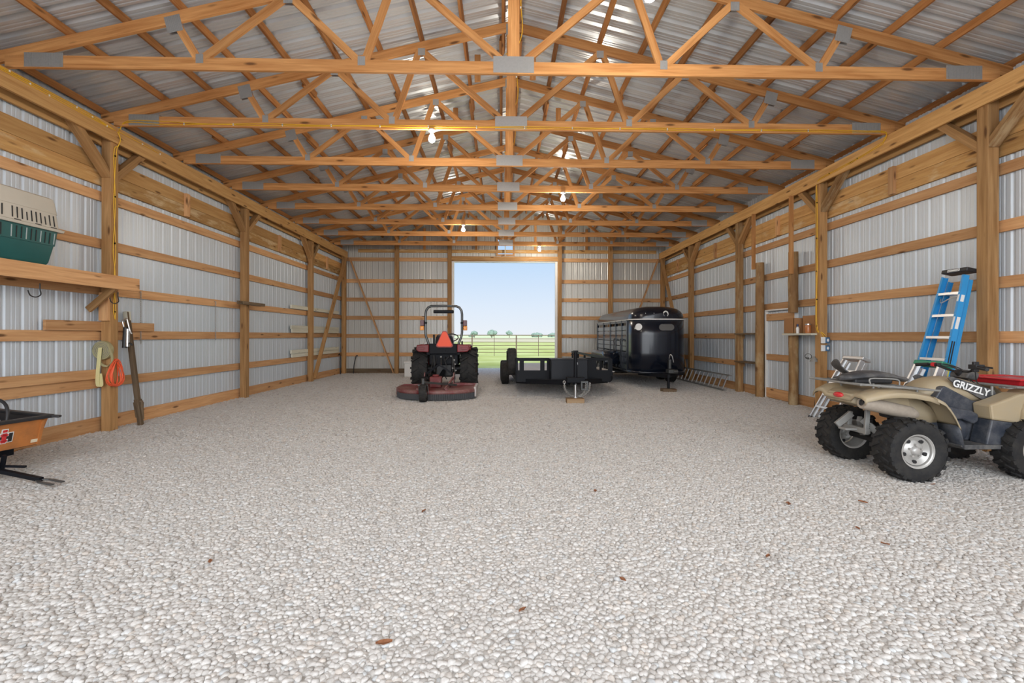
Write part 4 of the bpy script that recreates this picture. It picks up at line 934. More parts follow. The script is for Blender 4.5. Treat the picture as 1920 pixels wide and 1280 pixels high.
# ================================================================== livestock trailer
def make_horse_trailer():
    XS, XE, YS, YR = 3.60, 5.12, 13.35, 17.55
    cx, hw = (XS + XE) / 2, (XE - XS) / 2
    t = thing('livestock_trailer', 'glossy black rounded livestock trailer with slatted side', 'trailer', (cx, 14.8, 0))
    oy = -14.8; ZB, ZE, ZT = .44, 1.93, 2.31
    n = 20
    def rnd(u, p): return (1 - u ** p) ** (1 / p)
    # nose wall: plan is a superellipse
    half = [(hw * rnd(u, 3.0), YS - .62 * u) for u in [0, .2, .4, .55, .7, .8, .88, .94, .975, .995, 1.0]]
    planL = [(-x, y) for x, y in half]; planR = [(x, y) for x, y in reversed(half[:-1])]
    plan = planL + planR
    MB().loft([[(x, y + oy, z) for x, y in plan] for z in (ZB, 1.0, 1.5, ZE)], cap=False, closed=False).build('nose', M['gloss'], t, smooth=True, solid=.01)
    # roof: cross-sections along Y, shrinking over the nose
    rings = []
    ys = [(YR, 1, .90), (YR - .10, 1, .99), (YR - .3, 1, 1)] + [(YS + .6, 1, 1)] + [(y, x / hw, 1 - .55 * (max(0, (YS - y)) / .62) ** 2.5) for x, y in half]
    for y, k, kz in ys:
        ring = []
        for i in range(n + 1):
            a = PI * i / n; c, s_ = math.cos(a), math.sin(a)
            ring.append((-hw * k * (abs(c) ** .62) * (1 if c > 0 else -1), y + oy, ZE + (ZT - ZE) * kz * (max(0, s_) ** .75)))
        rings.append(ring)
    MB().loft(rings, cap=False, closed=False).build('roof', M['gloss'], t, smooth=True)
    path = [(-hw - .008, YR + oy, ZE)] + [(x * 1.01, y + oy, ZE) for x, y in plan] + [(hw + .008, YR + oy, ZE)]
    MB().tube(path, .017, 8).build('trim_strip', M['white'], t, smooth=True)
    base = [(-hw - .005, YR + oy, ZB + .03)] + [(x * 1.01, y + oy, ZB + .03) for x, y in plan] + [(hw + .005, YR + oy, ZB + .03)]
    MB().tube(base, .035, 8).build('base_rail', M['gloss'], t, smooth=True)
    for s in (-1, 1):
        L_ = YR - YS
        for y, w in ((YS + .02, .08), (YS + .62, .06), (YS + 1.35, .06), (YS + 2.1, .06), (YS + 3.1, .06), (YR - .04, .08)):
            MB().span((s * hw - .035, y + oy - w / 2, ZB), (s * hw + .035, y + oy + w / 2, ZE)).build('side_upright', M['gloss'], t, bevel=.006)
        for z in (.58, .76, .94, 1.10, 1.25, 1.40, 1.55, 1.70):
            MB().span((s * hw - .012, YS + oy, z - .068), (s * hw + .012, YR + oy, z + .068)).build('side_slat', M['slatmet'], t, bevel=.004)
        MB().span((s * hw - .02, YS + oy, ZE - .08), (s * hw + .02, YR + oy, ZE)).build('eave_rail', M['gloss'], t)
        # fender and wheels
        rg = [[(s * (hw - .0), y + oy, z), (s * (hw + .44), y + oy, z), (s * (hw + .47), y + oy, z - .05), (s * (hw + .47), y + oy, z - .22)] for y, z in ((14.25, .62), (14.28, .80), (14.38, .93), (14.6, .99), (16.1, .99), (16.32, .93), (16.42, .80), (16.45, .62))]
        MB().loft(rg, cap=False, closed=False).build('fender', M['gloss'], t, smooth=50, solid=.015)
        for y in (14.85, 15.75):
            wheel(t, (s * (hw + .25), y + oy, .345), .345, .22, .21, 'X', M['rim'], 'rib', s, 30)
        # bent grab bars on the side
        for y in (YS + .35, YS + 1.15):
            MB().tube(smoothpath([(s * (hw + .02), y + oy + .32, 1.38), (s * (hw + .10), y + oy + .12, 1.34), (s * (hw + .12), y + oy, 1.22), (s * (hw + .12), y + oy, .9), (s * (hw + .10), y + oy, .52)], 6), .018, 8).build('grab_bar', M['gloss'], t, smooth=True)
    MB().span((hw - .03, YS + oy, ZB), (hw - .022, YR + oy, 1.90)).build('kick_backing_sheet', M['gloss'], t); MB().span((-hw + .022, YS + oy, ZB), (-hw + .03, YR + oy, .92)).build('kick_backing_sheet', M['gloss'], t)  # far-side sheet raised to full height so the slat gaps show dark
    MB().span((-hw, YS + oy, ZB - .03), (hw, YR + oy, ZB + .03)).build('floor_pan', M['matte'], t)
    MB().span((-hw, YR + oy - .02, ZB), (hw, YR + oy + .02, 1.35)).build('rear_gate', M['gloss'], t)
    for y in (14.85, 15.75): MB().cyl((-hw - .2, y + oy, .345), (hw + .2, y + oy, .345), .045).build('axle', M['darksteel'], t)
    # ornaments of the nose
    def nose_y(x):                       # front surface for a given x
        u = max(0, 1 - (abs(x) / hw) ** 3.0) ** (1 / 3.0); return YS - .62 * u + oy
    MB().lathe([(0, -.012), (.085, -.012), (.095, 0), (.075, .004)], n=28).build('round_vent', M['white'], t, smooth=40).matrix_local = Matrix.Translation((-.60, nose_y(-.60) - .03, 1.72)) @ Matrix.Rotation(-math.radians(32), 4, 'Z') @ Matrix.Rotation(PI / 2, 4, 'X')
    ov = [(.12 + .09 * math.cos(a), .09 * math.sin(a)) for a in [-PI / 2 + PI * k / 10 for k in range(11)]]; ov += [(-x, -z) for x, z in ov]
    MB().prism([(x + .14, 1.71 + z) for x, z in ov], nose_y(.14) - .008, nose_y(.14) + .02).build('oval_window', M['smoke'], t)
    MB().tube([(x * 1.03 + .14, nose_y(.14) - .008, 1.71 + z * 1.03) for x, z in ov], .008, 6, closed=True).build('window_seal', M['gloss'], t)
    hs = [(.062 * math.sin(a), .062 * math.cos(a) * 1.15) for a in [-2.5 + 5.0 * k / 16 for k in range(17)]]
    MB().tube([(x + .12, YS - .62 + oy + .018, 2.075 + z) for x, z in hs], .018, 8).build('horseshoe', M['white'], t, smooth=True)
    for x in (-.42, -.20): MB().ball((x, nose_y(x) + .02, 2.09), .014).build('clearance_lamp', M['steel'], t, smooth=True)
    # tongue, coupler, jack
    for s in (-1, 1): MB().beam((s * .5, YS - .2 + oy, ZB - .02), (s * .03, 12.25 + oy, ZB - .02), .06, .09).build('tongue_beam', M['matte'], t)
    MB().cyl((.04, 12.30 + oy, .09), (.04, 12.30 + oy, .85), .035).build('jack', M['matte'], t, smooth=40)
    m = MB(); m.span((-.02, 12.10 + oy, .50), (.16, 12.34 + oy, .60)); m.cyl((.09, 12.08 + oy, .55), (.20, 12.08 + oy, .55), .05); m.span((.0, 12.15 + oy, .62), (.06, 12.22 + oy, .86)); m.build('coupler', M['steelgrey'], t, bevel=.006)
    m = MB(); m.tube(smoothpath([(.02, 12.2 + oy, .88), (.03, 12.16 + oy, .98), (.08, 12.15 + oy, .95), (.12, 12.15 + oy, .78)], 6), .012, 6); m.build('coupler_handle', M['steel'], t, smooth=True)
    MB().beam((.04, 12.3 + oy, .44), (.60, 12.75 + oy, .44), .05, .07).build('side_step', M['matte'], t)
    return t
M['slatmet'] = plain('sheen_tinted_slat', (.06, .075, .10), .25, coat=.5)  # grey-blue sheen of the slats put into a lighter base colour
M['smoke'] = plain('smoked_window', (.11, .105, .10), .25)
make_horse_trailer()
MB().span((4.22, 12.18, 0), (4.58, 12.42, .085)).build('wood_block', W['gray'], bevel=.006, label='weathered wood block under the livestock trailer jack', cat='wood block')

# ================================================================== dump cart
def make_cart():
    t = thing('dump_cart', 'rusty orange dump cart with black rim parked beside the skirt board', 'cart', (-5.0, 4.78, 0), -.2)
    Mx = Matrix.Translation((0, 0, .60)) @ Matrix.Rotation(.055, 4, 'Y') @ Matrix.Translation((0, 0, -.60))
    def mb(): m = MB(); m.M = Mx; return m
    z0, z1, hw, Ln = .31, .595, .42, 1.0
    def wall(a, b, nm):      # tapered side from rim to floor
        m = mb(); m.add([a[0], b[0], b[1], a[1]], [(0, 1, 2, 3)]); m.build(nm, M['rustor'], t, solid=.012)
    c = [((0, -hw, z1), (-.06, -hw + .05, z0)), ((0, hw, z1), (-.06, hw - .05, z0)), ((-Ln, hw, z1), (-Ln + .05, hw - .05, z0)), ((-Ln, -hw, z1), (-Ln + .05, -hw + .05, z0))]
    for k, nm in enumerate(('front_wall', 'side_wall', 'rear_wall', 'side_wall')): wall(c[k], c[(k + 1) % 4], nm)
    mb().add([q[1] for q in c], [(0, 1, 2, 3)]).build('tub_floor', M['black'], t, solid=.012)
    # black liner inside
    m = mb(); k = .015
    inn = [((-k, -hw + k, z1), (-.075, -hw + .065, z0 + .01)), ((-k, hw - k, z1), (-.075, hw - .065, z0 + .01)), ((-Ln + k, hw - k, z1), (-Ln + .065, hw - .065, z0 + .01)), ((-Ln + k, -hw + k, z1), (-Ln + .065, -hw + .065, z0 + .01))]
    for i in range(4): a, b = inn[i], inn[(i + 1) % 4]; m.add([a[0], b[0], b[1], a[1]], [(0, 1, 2, 3)])
    m.build('liner', M['black'], t)
    m = mb()
    for a, b in (((.035, -hw - .035), (.035, hw + .035)), ((-Ln - .03, -hw - .03), (-Ln - .03, hw + .03)), ((-Ln - .03, hw + .01), (.05, hw + .01)), ((-Ln - .03, -hw - .01), (.03, -hw - .01))):
        m.beam((a[0] - .02, a[1], z1 + .012), (b[0] - .02, b[1], z1 + .012), .065, .035)
    m.beam((.03, hw + .02, z1 + .012), (.10, hw + .05, z1 + .008), .05, .025)
    m.build('rim', M['black'], t, bevel=.008)
    # raised corner flange and tape on the front wall, emblem
    tilt = math.atan2(.06, z1 - z0)
    F = Mx @ Matrix.Translation((-.03, 0, (z0 + z1) / 2)) @ Matrix.Rotation(PI / 2, 4, 'Z') @ Matrix.Rotation(PI / 2 + tilt, 4, 'X')
    F = Mx @ Matrix.Translation((-.028, 0, (z0 + z1) / 2)) @ Matrix.Rotation(-tilt * -1, 4, 'Y') @ Matrix(((0, 0, 1, 0), (1, 0, 0, 0), (0, 1, 0, 0), (0, 0, 0, 1)))
    def flat(poly, mt, nm, d0, d1, dx=0, dz=0, sc=1):
        m = MB(); m.M = F; m.prism([(x * sc + dx, z * sc + dz) for x, z in poly], d0, d1, 'XY'); return m.build(nm, mt, t)
    B = lambda x0, z0, x1, z1: [(x0, z0), (x1, z0), (x1, z1), (x0, z1)]
    flat(B(.30, -.115, .375, -.08), M['tape'], 'tape_patch', .008, .011)
    flat(B(.36, -.14, .385, .13), M['rustor'], 'corner_flange', .004, .02)
    L0 = dict(dx=.055, dz=.0, sc=1.0)
    # emblem: red upright bar with dot over a black H, white outline
    flat(B(-.078, -.062, .078, .045), M['white'], 'emblem', .006, .009, **L0); flat(B(-.028, -.07, .028, .085), M['white'], 'emblem', .006, .009, **L0)
    for bx in (B(-.07, -.055, -.038, .038), B(.038, -.055, .07, .038), B(-.04, -.022, .04, .006)): flat(bx, M['black'], 'emblem', .009, .011, **L0)
    for bx in (B(-.019, -.062, .019, .04), B(-.019, .052, .019, .077), B(-.032, .012, .032, .03), B(-.032, -.05, .032, -.034)): flat(bx, M['lens'], 'emblem', .011, .013, **L0)
    for s in (-1, 1): wheel(t, (-.90, s * .36, .17), .17, .12, .09, 'Y', M['rim'], 'rib', s, 24)
    MB().cyl((-.90, -.36, .17), (-.90, .36, .17), .015).build('axle', M['matte'], t)
    MB().span((-.85, -.25, .22), (-.20, .25, .30)).build('chassis', M['matte'], t)
    # latch plate, lever, tongue with fork end
    MB().prism([(-.22, .31), (.0, .30), (.04, .26), (.0, .12), (-.22, .10)], -.10, -.085).build('latch_plate', M['matte'], t)
    m = MB(); m.beam((-.10, .02, .17), (.18, .10, .155), .025, .02); m.beam((.02, .03, .28), (-.02, .03, .12), .03, .03); m.build('latch_lever', M['matte'], t)
    MB().beam((-.60, 0, .20), (.52, 0, .075), .045, .04).build('tongue', M['matte'], t, bevel=.005)
    for s in (-1, 1):
        m = MB(); m.beam((.50, s * .015, .072), (.56, s * .045, .065), .035, .012); m.beam((.555, s * .045, .065), (.72, s * .045, .05), .035, .012); m.build('hitch_fork', M['steelgrey'], t, bevel=.003)
    return t
M['rustor'] = plain('faded_orange_plastic', (.50, .18, .045), .5, noise=.2, nscale=5, dirt=(.20, .085, .035), dscale=3.2, damt=.7)
M['tape'] = plain('pale_tape', (.72, .62, .45), .5)
make_cart()
def world_at(x, y, z): return Matrix.Translation((-5.0, 4.78, 0)) @ Matrix.Rotation(-.2, 4, 'Z') @ V((x, y, z))
o = thing('plastic_jug', 'white plastic jug standing in the dump cart', 'jug', world_at(-.265, .10, .33))
MB().lathe([(0, 0), (.07, 0), (.08, .02), (.08, .22), (.06, .28), (.022, .31), (.022, .33), (0, .33)], n=20).build('jug_body', M['white'], o, smooth=50)
MB().lathe([(.026, .32), (.026, .36), (0, .36)], n=16).build('cap', plain('blue_cap', (.03, .12, .5), .4), o, smooth=50)
P = [world_at(*p) for p in ((-.24, .16, .34), (-.235, .20, .52), (-.27, .24, .68), (-.36, .26, .77), (-.50, .26, .79), (-.64, .24, .70), (-.70, .2, .5), (-.68, .18, .34))]
MB().tube(smoothpath(P, 6), .016, 10).build('hose', M['hose'], smooth=True, label='black hose looped up out of the dump cart', cat='hose')

# ================================================================== wall shelf with the pet carrier
t = thing('wall_shelf', 'long pine wall shelf carrying the pet carrier', 'shelf', (-6.0, 5.5, 2.17))
MB().span((.20, -3.0, .0), (.24, 2.09, .20)).build('fascia', W['girt'], t, bevel=.003)
MB().span((-.165, -3.0, .185), (.20, 2.09, .205)).build('shelf_top', W['stained'], t)
MB().beam((.19, 1.66, .02), (-.19, 1.66, -.31), .095, .038, (0, 1, 0)).build('bracket', W['post'], t)
MB().span((-.175, -3.0, .04), (-.135, 1.8, .18)).build('ledger', W['girt'], t)
lumber('wall_board', (-6.07, 7.30, 1.70), (-6.07, 7.30, 2.13), .14, .04, W['girt'], 'short upright board beside the post under the shelf end', 'board', up=(0, 1, 0))
def hook(y, label):
    MB().tube(smoothpath([(-5.80, y, 2.13), (-5.80, y, 2.06), (-5.80, y + .01, 1.99), (-5.80, y - .05, 1.955), (-5.80, y - .12, 1.97), (-5.80, y - .15, 2.03)], 6), .007, 8).build('storage_hook', M['black'], smooth=True, label=label, cat='hook')
hook(6.02, 'black hook under the shelf below the pet carrier'); hook(7.22, 'black hook under the shelf at its post end')
M['cream'] = plain('cream_plastic', (.60, .55, .46), .5, noise=.05)
M['teal'] = plain('teal_plastic', (.014, .105, .10), .42, noise=.1)
def make_carrier():
    y1 = 6.25; t = thing('pet_carrier', 'cream and teal plastic pet carrier on the wall shelf', 'pet carrier', (-6.0, 5.76, 2.376))
    # local: x to the room, y along the wall; long side faces +x
    def ring(z, w, l, r=.028, n=4):
        pts = []
        for cx, cy, a in ((w - r, l - r, 0), (-w + r, l - r, PI / 2), (-w + r, -l + r, PI), (w - r, -l + r, 1.5 * PI)):
            for k in range(n + 1): b = a + PI / 2 * k / n; pts.append((cx + r * math.cos(b), cy + r * math.sin(b), z))
        return pts
    MB().loft([ring(0, .185, .37), ring(.03, .195, .39), ring(.25, .215, .44)]).build('lower_shell', M['teal'], t, smooth=40)
    MB().loft([ring(.25, .222, .45), ring(.44, .232, .475)], cap=False).build('vent_band', M['teal'], t, smooth=40)
    MB().loft([ring(.435, .262, .53), ring(.465, .268, .54), ring(.475, .25, .515)]).build('rim', M['cream'], t, smooth=40)
    MB().loft([ring(.465, .240, .485), ring(.66, .228, .46)], cap=False).build('upper_shell', M['cream'], t, smooth=40)
    MB().loft([ring(.66, .234, .466), ring(.80, .222, .445), ring(.845, .212, .435), ring(.86, .19, .415)]).build('lid', M['cream'], t, smooth=40)
    for i in range(15):
        y = .41 - i * .058
        if i in (10,): continue
        a = MB(); a.beam((.238, y, .50), (.231, y * .97, .63 - (.03 if i % 4 == 2 else 0)), .010, .012, (1, 0, 0)); a.build('slot', M['slot'], t)
        b = MB(); b.beam((.222, y, .27), (.230, y * 1.02, .41), .010, .012, (1, 0, 0)); b.build('slot', M['slot'] if i % 3 else M['slotlight'], t)
    for y in (.40, .20, -.05): MB().span((.225, y - .04, .47), (.25, y + .03, .485)).build('latch', M['black'], t)
    return t
M['slot'] = plain('dark_slot', (.02, .02, .02), .7); M['slotlight'] = plain('light_slot', (.42, .47, .46), .6)
make_carrier()

# ================================================================== things hung on or leaning at the wired post
M['strap'] = plain('khaki_strap', (.36, .32, .17), .8, noise=.12, nscale=60)
M['strapy'] = plain('pale_yellow_strap', (.66, .60, .30), .8, noise=.1, nscale=60)
M['orange'] = plain('orange_cord', (.85, .13, .045), .45)
o = thing('tow_strap', 'rolled khaki tow strap with hanging tail on the wired post', 'strap', (-6.075, 7.285, 1.20))
MB().lathe([(.02, -.03), (.14, -.03), (.145, 0), (.14, .03), (.02, .03)], (0, 0, .05), 'Y', 36).build('roll', M['strap'], o, smooth=40)
for k in range(1): MB().tube([(.06 * 0 + r * math.cos(a), -.032, .05 + r * math.sin(a)) for a, r in [(q * .3, .03 + q * .0011) for q in range(95)]], .003, 5).build('coil_line', M['gray2'] if 'gray2' in M else M['dustmetal'], o, smooth=True)
m = MB(); pp = smoothpath([(-.03, -.05, .09), (-.04, -.06, -.1), (-.06, -.06, -.35), (-.055, -.06, -.47), (-.03, -.055, -.50), (-.01, -.05, -.46), (-.03, -.05, -.30)], 5)
m.loft([[(p.x - .0, p.y - .004, p.z), (p.x + .055, p.y - .004, p.z), (p.x + .055, p.y + .004, p.z), (p.x, p.y + .004, p.z)] for p in pp]); m.build('tail', M['strapy'], o, smooth=40)
m = MB(); pp = smoothpath([(.10, -.04, .14), (.15, -.05, .02), (.17, -.05, -.10), (.10, -.05, -.19), (.0, -.05, -.15), (-.03, -.04, -.06)], 5)
m.loft([[(p.x - .012, p.y, p.z - .012), (p.x + .012, p.y, p.z + .012), (p.x + .012, p.y + .02, p.z + .012), (p.x - .012, p.y + .02, p.z - .012)] for p in pp]); m.build('loop', M['strap'], o, smooth=60)
o = thing('coiled_cable', 'coiled orange extension cord hanging on the wired post', 'cord', (-5.965, 7.38, .90))
for k in range(11):
    w = .05 + .010 * k; h = .20 + random.uniform(-.025, .012); dx = random.uniform(-.012, .02); dy = random.uniform(-.025, .025)
    MB().tube([(dx + .012 * math.sin(2 * a + k), dy + w * math.sin(a) * (1 - .42 * math.cos(a)), h * math.cos(a)) for a in [2 * PI * q / 28 for q in range(28)]], .0075, 6, closed=True).build('cord_loop', M['orange'], o, smooth=True)
MB().cyl((.02, .0, .175), (-.03, .0, .17), .008).build('hanging_nail', M['darksteel'], o)
o = thing('grease_gun', 'black and chrome grease gun hanging from the wired post', 'tool', (-5.94, 7.52, 1.50))
MB().cyl((0, 0, -.22), (.02, 0, .10), .034).build('barrel', M['black'], o, smooth=40); MB().cyl((.045, 0, -.20), (.05, 0, .08), .026).build('chrome_tube', M['steel'], o, smooth=40)
MB().tube(smoothpath([(-.01, 0, .10), (-.03, 0, .20), (.03, 0, .24), (.05, 0, .18), (.08, 0, .06), (.11, 0, .0)], 6), .011, 8).build('handle', M['steel'], o, smooth=True)
MB().tube(smoothpath([(.03, 0, -.15), (.09, 0, -.15), (.12, 0, -.18)], 5), .012, 8).build('spout', M['darksteel'], o, smooth=True)
o = thing('fence_post', 'dark weathered pole leaning on the wall beside the wired post', 'pole', (-5.92, 7.86, 0))
MB().beam((0, -.03, .0), (-.215, -.05, 1.86), .075, .06).build('pole_shaft', W['gray'], o, bevel=.006)
m = MB()
for k in range(7): a = k * .9; m.beam((.0 - .03 * k * .3, -.03 + .03 * math.cos(a), .10 + .01 * k), (-.04 + .045 * math.cos(a), -.03 + .05 * math.sin(a), .42 + random.uniform(-.05, .06)), .05, .02)
m.build('bark_splinters', W['gray'], o)
MB().beam((-.2, -.05, 1.72), (-.217, -.05, 1.865), .08, .062).build('pale_tip', W['white'], o)
def chain(y, z0, z1, label):
    m = MB(); k = 0; z = z0
    while z > z1:
        w = V((1, 0, 0)) if k % 2 else V((0, 1, 0))
        m.tube([V((-6.19 if False else -6.15, y, z - .016)) + V((0, 0, .021 * math.cos(a))) + w * (.011 * math.sin(a)) for a in [2 * PI * q / 10 for q in range(10)]], .0035, 5, closed=True); z -= .033; k += 1
    m.cyl((-6.18, y, z0 - .005), (-6.14, y, z0 - .005), .006)
    m.build('chain', M['chain'], smooth=True, label=label, cat='chain', group='chains on the shelf wall')
chain(8.13, 2.22, 1.36, 'thin chain hanging just past the shelf end'); chain(10.22, 2.20, 1.40, 'thin chain hanging mid-bay between the wired post and the next post')
# loose boards resting on the girts
def board(p0, p1, w, h, mt, label, grp=None): lumber('loose_board', p0, p1, w, h, W[mt], label, 'board', grp)
board((-6.155, 6.45, 1.62), (-6.155, 8.42, 1.615), .038, .14, 'girt', 'pine board standing on the girt behind the wired post')
board((-6.155, 4.3, .90), (-6.155, 7.30, .89), .038, .14, 'girt', 'second board resting on the low girt below the shelf')
board((-5.975, 10.75, 2.225), (-5.975, 11.75, 2.225), .045, .075, 'gray', 'brown board end nailed across the second post of the shelf wall')
board((-5.93, 10.9, 2.225), (-5.93, 11.85, 2.225), .04, .07, 'gray', 'outer brown board end across the second post of the shelf wall')
for i, (z, t_) in enumerate(((2.315, 'topmost whitewashed board, alone on its girt'), (1.605, 'lower whitewashed board of the middle stack'), (1.715, 'upper whitewashed board of the middle stack'), (.875, 'lower whitewashed board of the bottom stack'), (.99, 'upper whitewashed board of the bottom stack'))):
    board((-6.14, 13.8 + .05 * (i % 2), z), (-6.14, 17.75, z), .045, .105, 'white', t_ + ' by the third post', 'whitewashed boards')
# hoses at the far corner, white bucket
for p, l in (([(-6.12, 17.75, .74), (-6.08, 17.72, .78), (-6.05, 17.7, .70), (-6.06, 17.72, .3), (-6.06, 17.75, 0.01)], 'black pipe standing at the far corner on the shelf wall'), ([(-5.52, 18.12, .68), (-5.56, 18.10, .70), (-5.60, 18.1, .60), (-5.66, 18.1, .3), (-5.68, 18.1, .01)], 'dark hose standing against the end wall near the corner')):
    MB().tube(smoothpath(p, 5), .018, 8).build('water_pipe', M['hose'], smooth=True, label=l, cat='pipe')
o = thing('plastic_bucket', 'white bucket standing behind the left tractor tyre', 'bucket', (-3.24, 16.8, 0))
MB().span((-.20, -.17, 0), (.20, .17, .48)).build('bucket_body', M['white'], o, bevel=.02); MB().span((-.215, -.185, .48), (.215, .185, .55)).build('bucket_lid', M['white'], o, bevel=.01)

# ================================================================== ladder wall: walk-through door, shelves, outlets
def rough_post(y, z0, z1, label, x=XR - .03):
    rg = []
    for i in range(9):
        z = z0 + (z1 - z0) * i / 8
        rg.append([(x + .085 + (.085 + random.uniform(-.006, .006)) * math.cos(a) * (1.15 if abs(math.cos(a)) > .5 else 1), y + (.085 + random.uniform(-.006, .006)) * math.sin(a) * 1.15, z) for a in [2 * PI * k / 10 + .31 for k in range(10)]])
    m = MB(); vs = [p for r in rg for p in r]; o_ = [random.uniform(-9, 9) for _ in range(2)]
    m.loft(rg); m.g = [(p[2] + o_[0], p[0] * .4, p[1] * .4 + o_[1]) for p in m.v]
    return m.build('timber_post', W['bark'], smooth=50, label=label, cat='post', group='door posts')
rough_post(11.25, -.02, 3.25, 'rough bark-edged door post, the one farther from the quad bike')
rough_post(9.93, -.02, 1.49, 'rough stub of door post below the cardboard box shelf')
rough_post(9.95, 1.98, 3.28, 'rough post end nailed up above the cardboard box')
lumber('stud', (XR - .06, 11.33, 3.10), (XR - .06, 11.33, 4.45), .085, .04, W['truss'], 'fresh upright stud from header to the farther door post', 'stud', 'fresh studs by the door', up=(0, 1, 0))
lumber('stud', (XR - .06, 9.84, 2.80), (XR - .06, 9.84, 4.45), .085, .04, W['truss'], 'fresh upright stud from header above the cardboard box', 'stud', 'fresh studs by the door', up=(0, 1, 0))
# the door itself: sheet on three rails with a handle
dy0, dy1, dx = 10.03, 11.13, WR - .03
P = prof(dy0, dy1); nP = len(P)
d = MB().add([(dx + d_, y, .10) for y, d_ in P] + [(dx + d_, y, 2.04) for y, d_ in P], [(i, i + 1, i + 1 + nP, i + nP) for i in range(nP - 1)]).build('door_1', M['siding'], kind='structure', origin=False)
for z, h in ((.14, .22), (.98, .14), (1.92, .16)): MB().span((dx - .045, dy0, z - h / 2), (dx - .003, dy1, z + h / 2)).build('door_rail', W['girt'], d)
m = MB(); m.cyl((dx - .005, dy0 + .07, 1.16), (dx - .07, dy0 + .07, 1.16), .012); m.beam((dx - .07, dy0 + .05, 1.16), (dx - .07, dy0 + .17, 1.165), .014, .018); m.build('door_handle', M['darksteel'], d)
m = MB(); m.span((dx - .06, dy1 + .005, 0), (dx + .02, dy1 + .03, 2.10)); m.span((dx - .06, dy0 - .03, 0), (dx + .02, dy0 - .005, 2.10)); m.span((dx - .06, dy0, 2.07), (dx + .02, dy1, 2.10)); m.build('trim_4', M['white'], kind='structure', origin=False)
for z, l in ((1.515, 'upper short shelf between the bark-marked post and the door post'), (.79, 'lower short shelf between the bark-marked post and the door post')):
    m = MB(); m.span((XR - .04, 11.36, z), (XR + .24, 12.32, z + .035)); m.build('short_shelf', W['gray'], label=l, cat='shelf', group='short shelves')
MB().span((XR - .12, 9.10, 1.50), (XR + .24, 10.06, 1.535)).build('short_shelf', W['white'], label='pale shelf board carrying the cardboard boxes', cat='shelf')
M['card'] = plain('cardboard', (.36, .175, .07), .8, noise=.06)
def carton(name, label, y0, y1, x0, x1, h, flap=True):
    t = thing(name, label, 'box', ((x0 + x1) / 2, (y0 + y1) / 2, 1.536)); a, b = (x1 - x0) / 2, (y1 - y0) / 2
    m = MB()
    for p, q in (((-a, -b, 0), (a, b, .006)), ((-a, -b, 0), (-a + .006, b, h)), ((a - .006, -b, 0), (a, b, h)), ((-a, -b, 0), (a, -b + .006, h)), ((-a, b - .006, 0), (a, b, h))): m.span(p, q)
    m.build('box_body', M['card'], t)
    if flap: MB().beam((-a, 0, h), (-a - .05, 0, h + .10), b * 1.9, .005, (0, 0, 1)).build('flap', M['card'], t)
    return t
carton('cardboard_box', 'tall open cardboard box at the door end of the pale shelf', 9.68, 10.02, XR - .10, XR + .12, .32, False)
carton('cardboard_box', 'wide cardboard box beside the wired post on the pale shelf', 9.19, 9.58, XR + .02, XR + .22, .36, False)
o = thing('glass_jar', 'copper-coloured jar in front of the wide cardboard box', 'jar', (XR - .05, 9.30, 1.536))
MB().lathe([(0, 0), (.05, 0), (.055, .02), (.055, .15), (.045, .17)], n=20).build('jar_body', plain('copper_glass', (.45, .16, .05), .25), o, smooth=40); MB().lathe([(.05, .165), (.05, .19), (0, .19)], n=20).build('jar_lid', M['steel'], o, smooth=40)
o = thing('spray_bottle', 'small white and blue bottle between the cardboard boxes', 'bottle', (XR - .05, 9.63, 1.536))
MB().lathe([(0, 0), (.03, 0), (.032, .10), (.015, .14), (0, .14)], n=16).build('bottle_body', M['white'], o, smooth=40); MB().lathe([(.016, .135), (.016, .19), (0, .19)], n=12).build('spray_cap', plain('navy_cap', (.02, .05, .16), .4), o, smooth=40)
for z, l in ((1.40, 'upper outlet box on the cable-carrying post'), (1.245, 'lower outlet box on the cable-carrying post')):
    o = thing('outlet_box', l, 'outlet', (XR - .0, 9.00, z), 0, 'outlet boxes')
    MB().span((.0, -.035, -.06), (.075, .0, .06)).build('cover_plate', M['white'], o, bevel=.006); MB().span((.075, -.05, -.055), (.15, .0, .055)).build('box_side', plain('blue_box', (.05, .14, .26), .45), o, bevel=.006)
    MB().ball((.112, -.05, 0), (.022, .008, .03)).build('socket_face', M['label'], o, smooth=True)
o = thing('wire_basket_hook', 'round wire hoop on a metal bracket beside the wired post', 'wire hoop', (XR - .03, 9.20, 1.03))
MB().tube([(-.0, .12 + .10 * math.cos(a), .04 + .055 * math.sin(a)) for a in [2 * PI * k / 26 for k in range(26)]], .005, 6, closed=True).build('hoop', M['darkgreen'] if 'darkgreen' in M else M['darksteel'], o, smooth=True)
MB().tube([(-.02, .12 + .05 * math.cos(a), .0 + .025 * math.sin(a)) for a in [PI * k / 12 for k in range(13)]], .006, 6, closed=True).build('inner_loop', M['darksteel'], o, smooth=True)
MB().lathe([(.075, -.05), (.07, -.03), (.02, .05), (0, .05)], (.0, -.05, -.005), 'Z', 20).build('shade', M['dustmetal'], o, smooth=40)
MB().beam((.0, .02, .0), (.03, -.12, .0), .02, .015).build('arm', M['dustmetal'], o)
o = MB().beam((XR + .10, 9.30, .0), (XR + .16, 9.27, .80), .012, .07, (0, 1, 0)).build('rubber_strip', M['black'], label='black rubber strip standing beside the wired post', cat='strip')
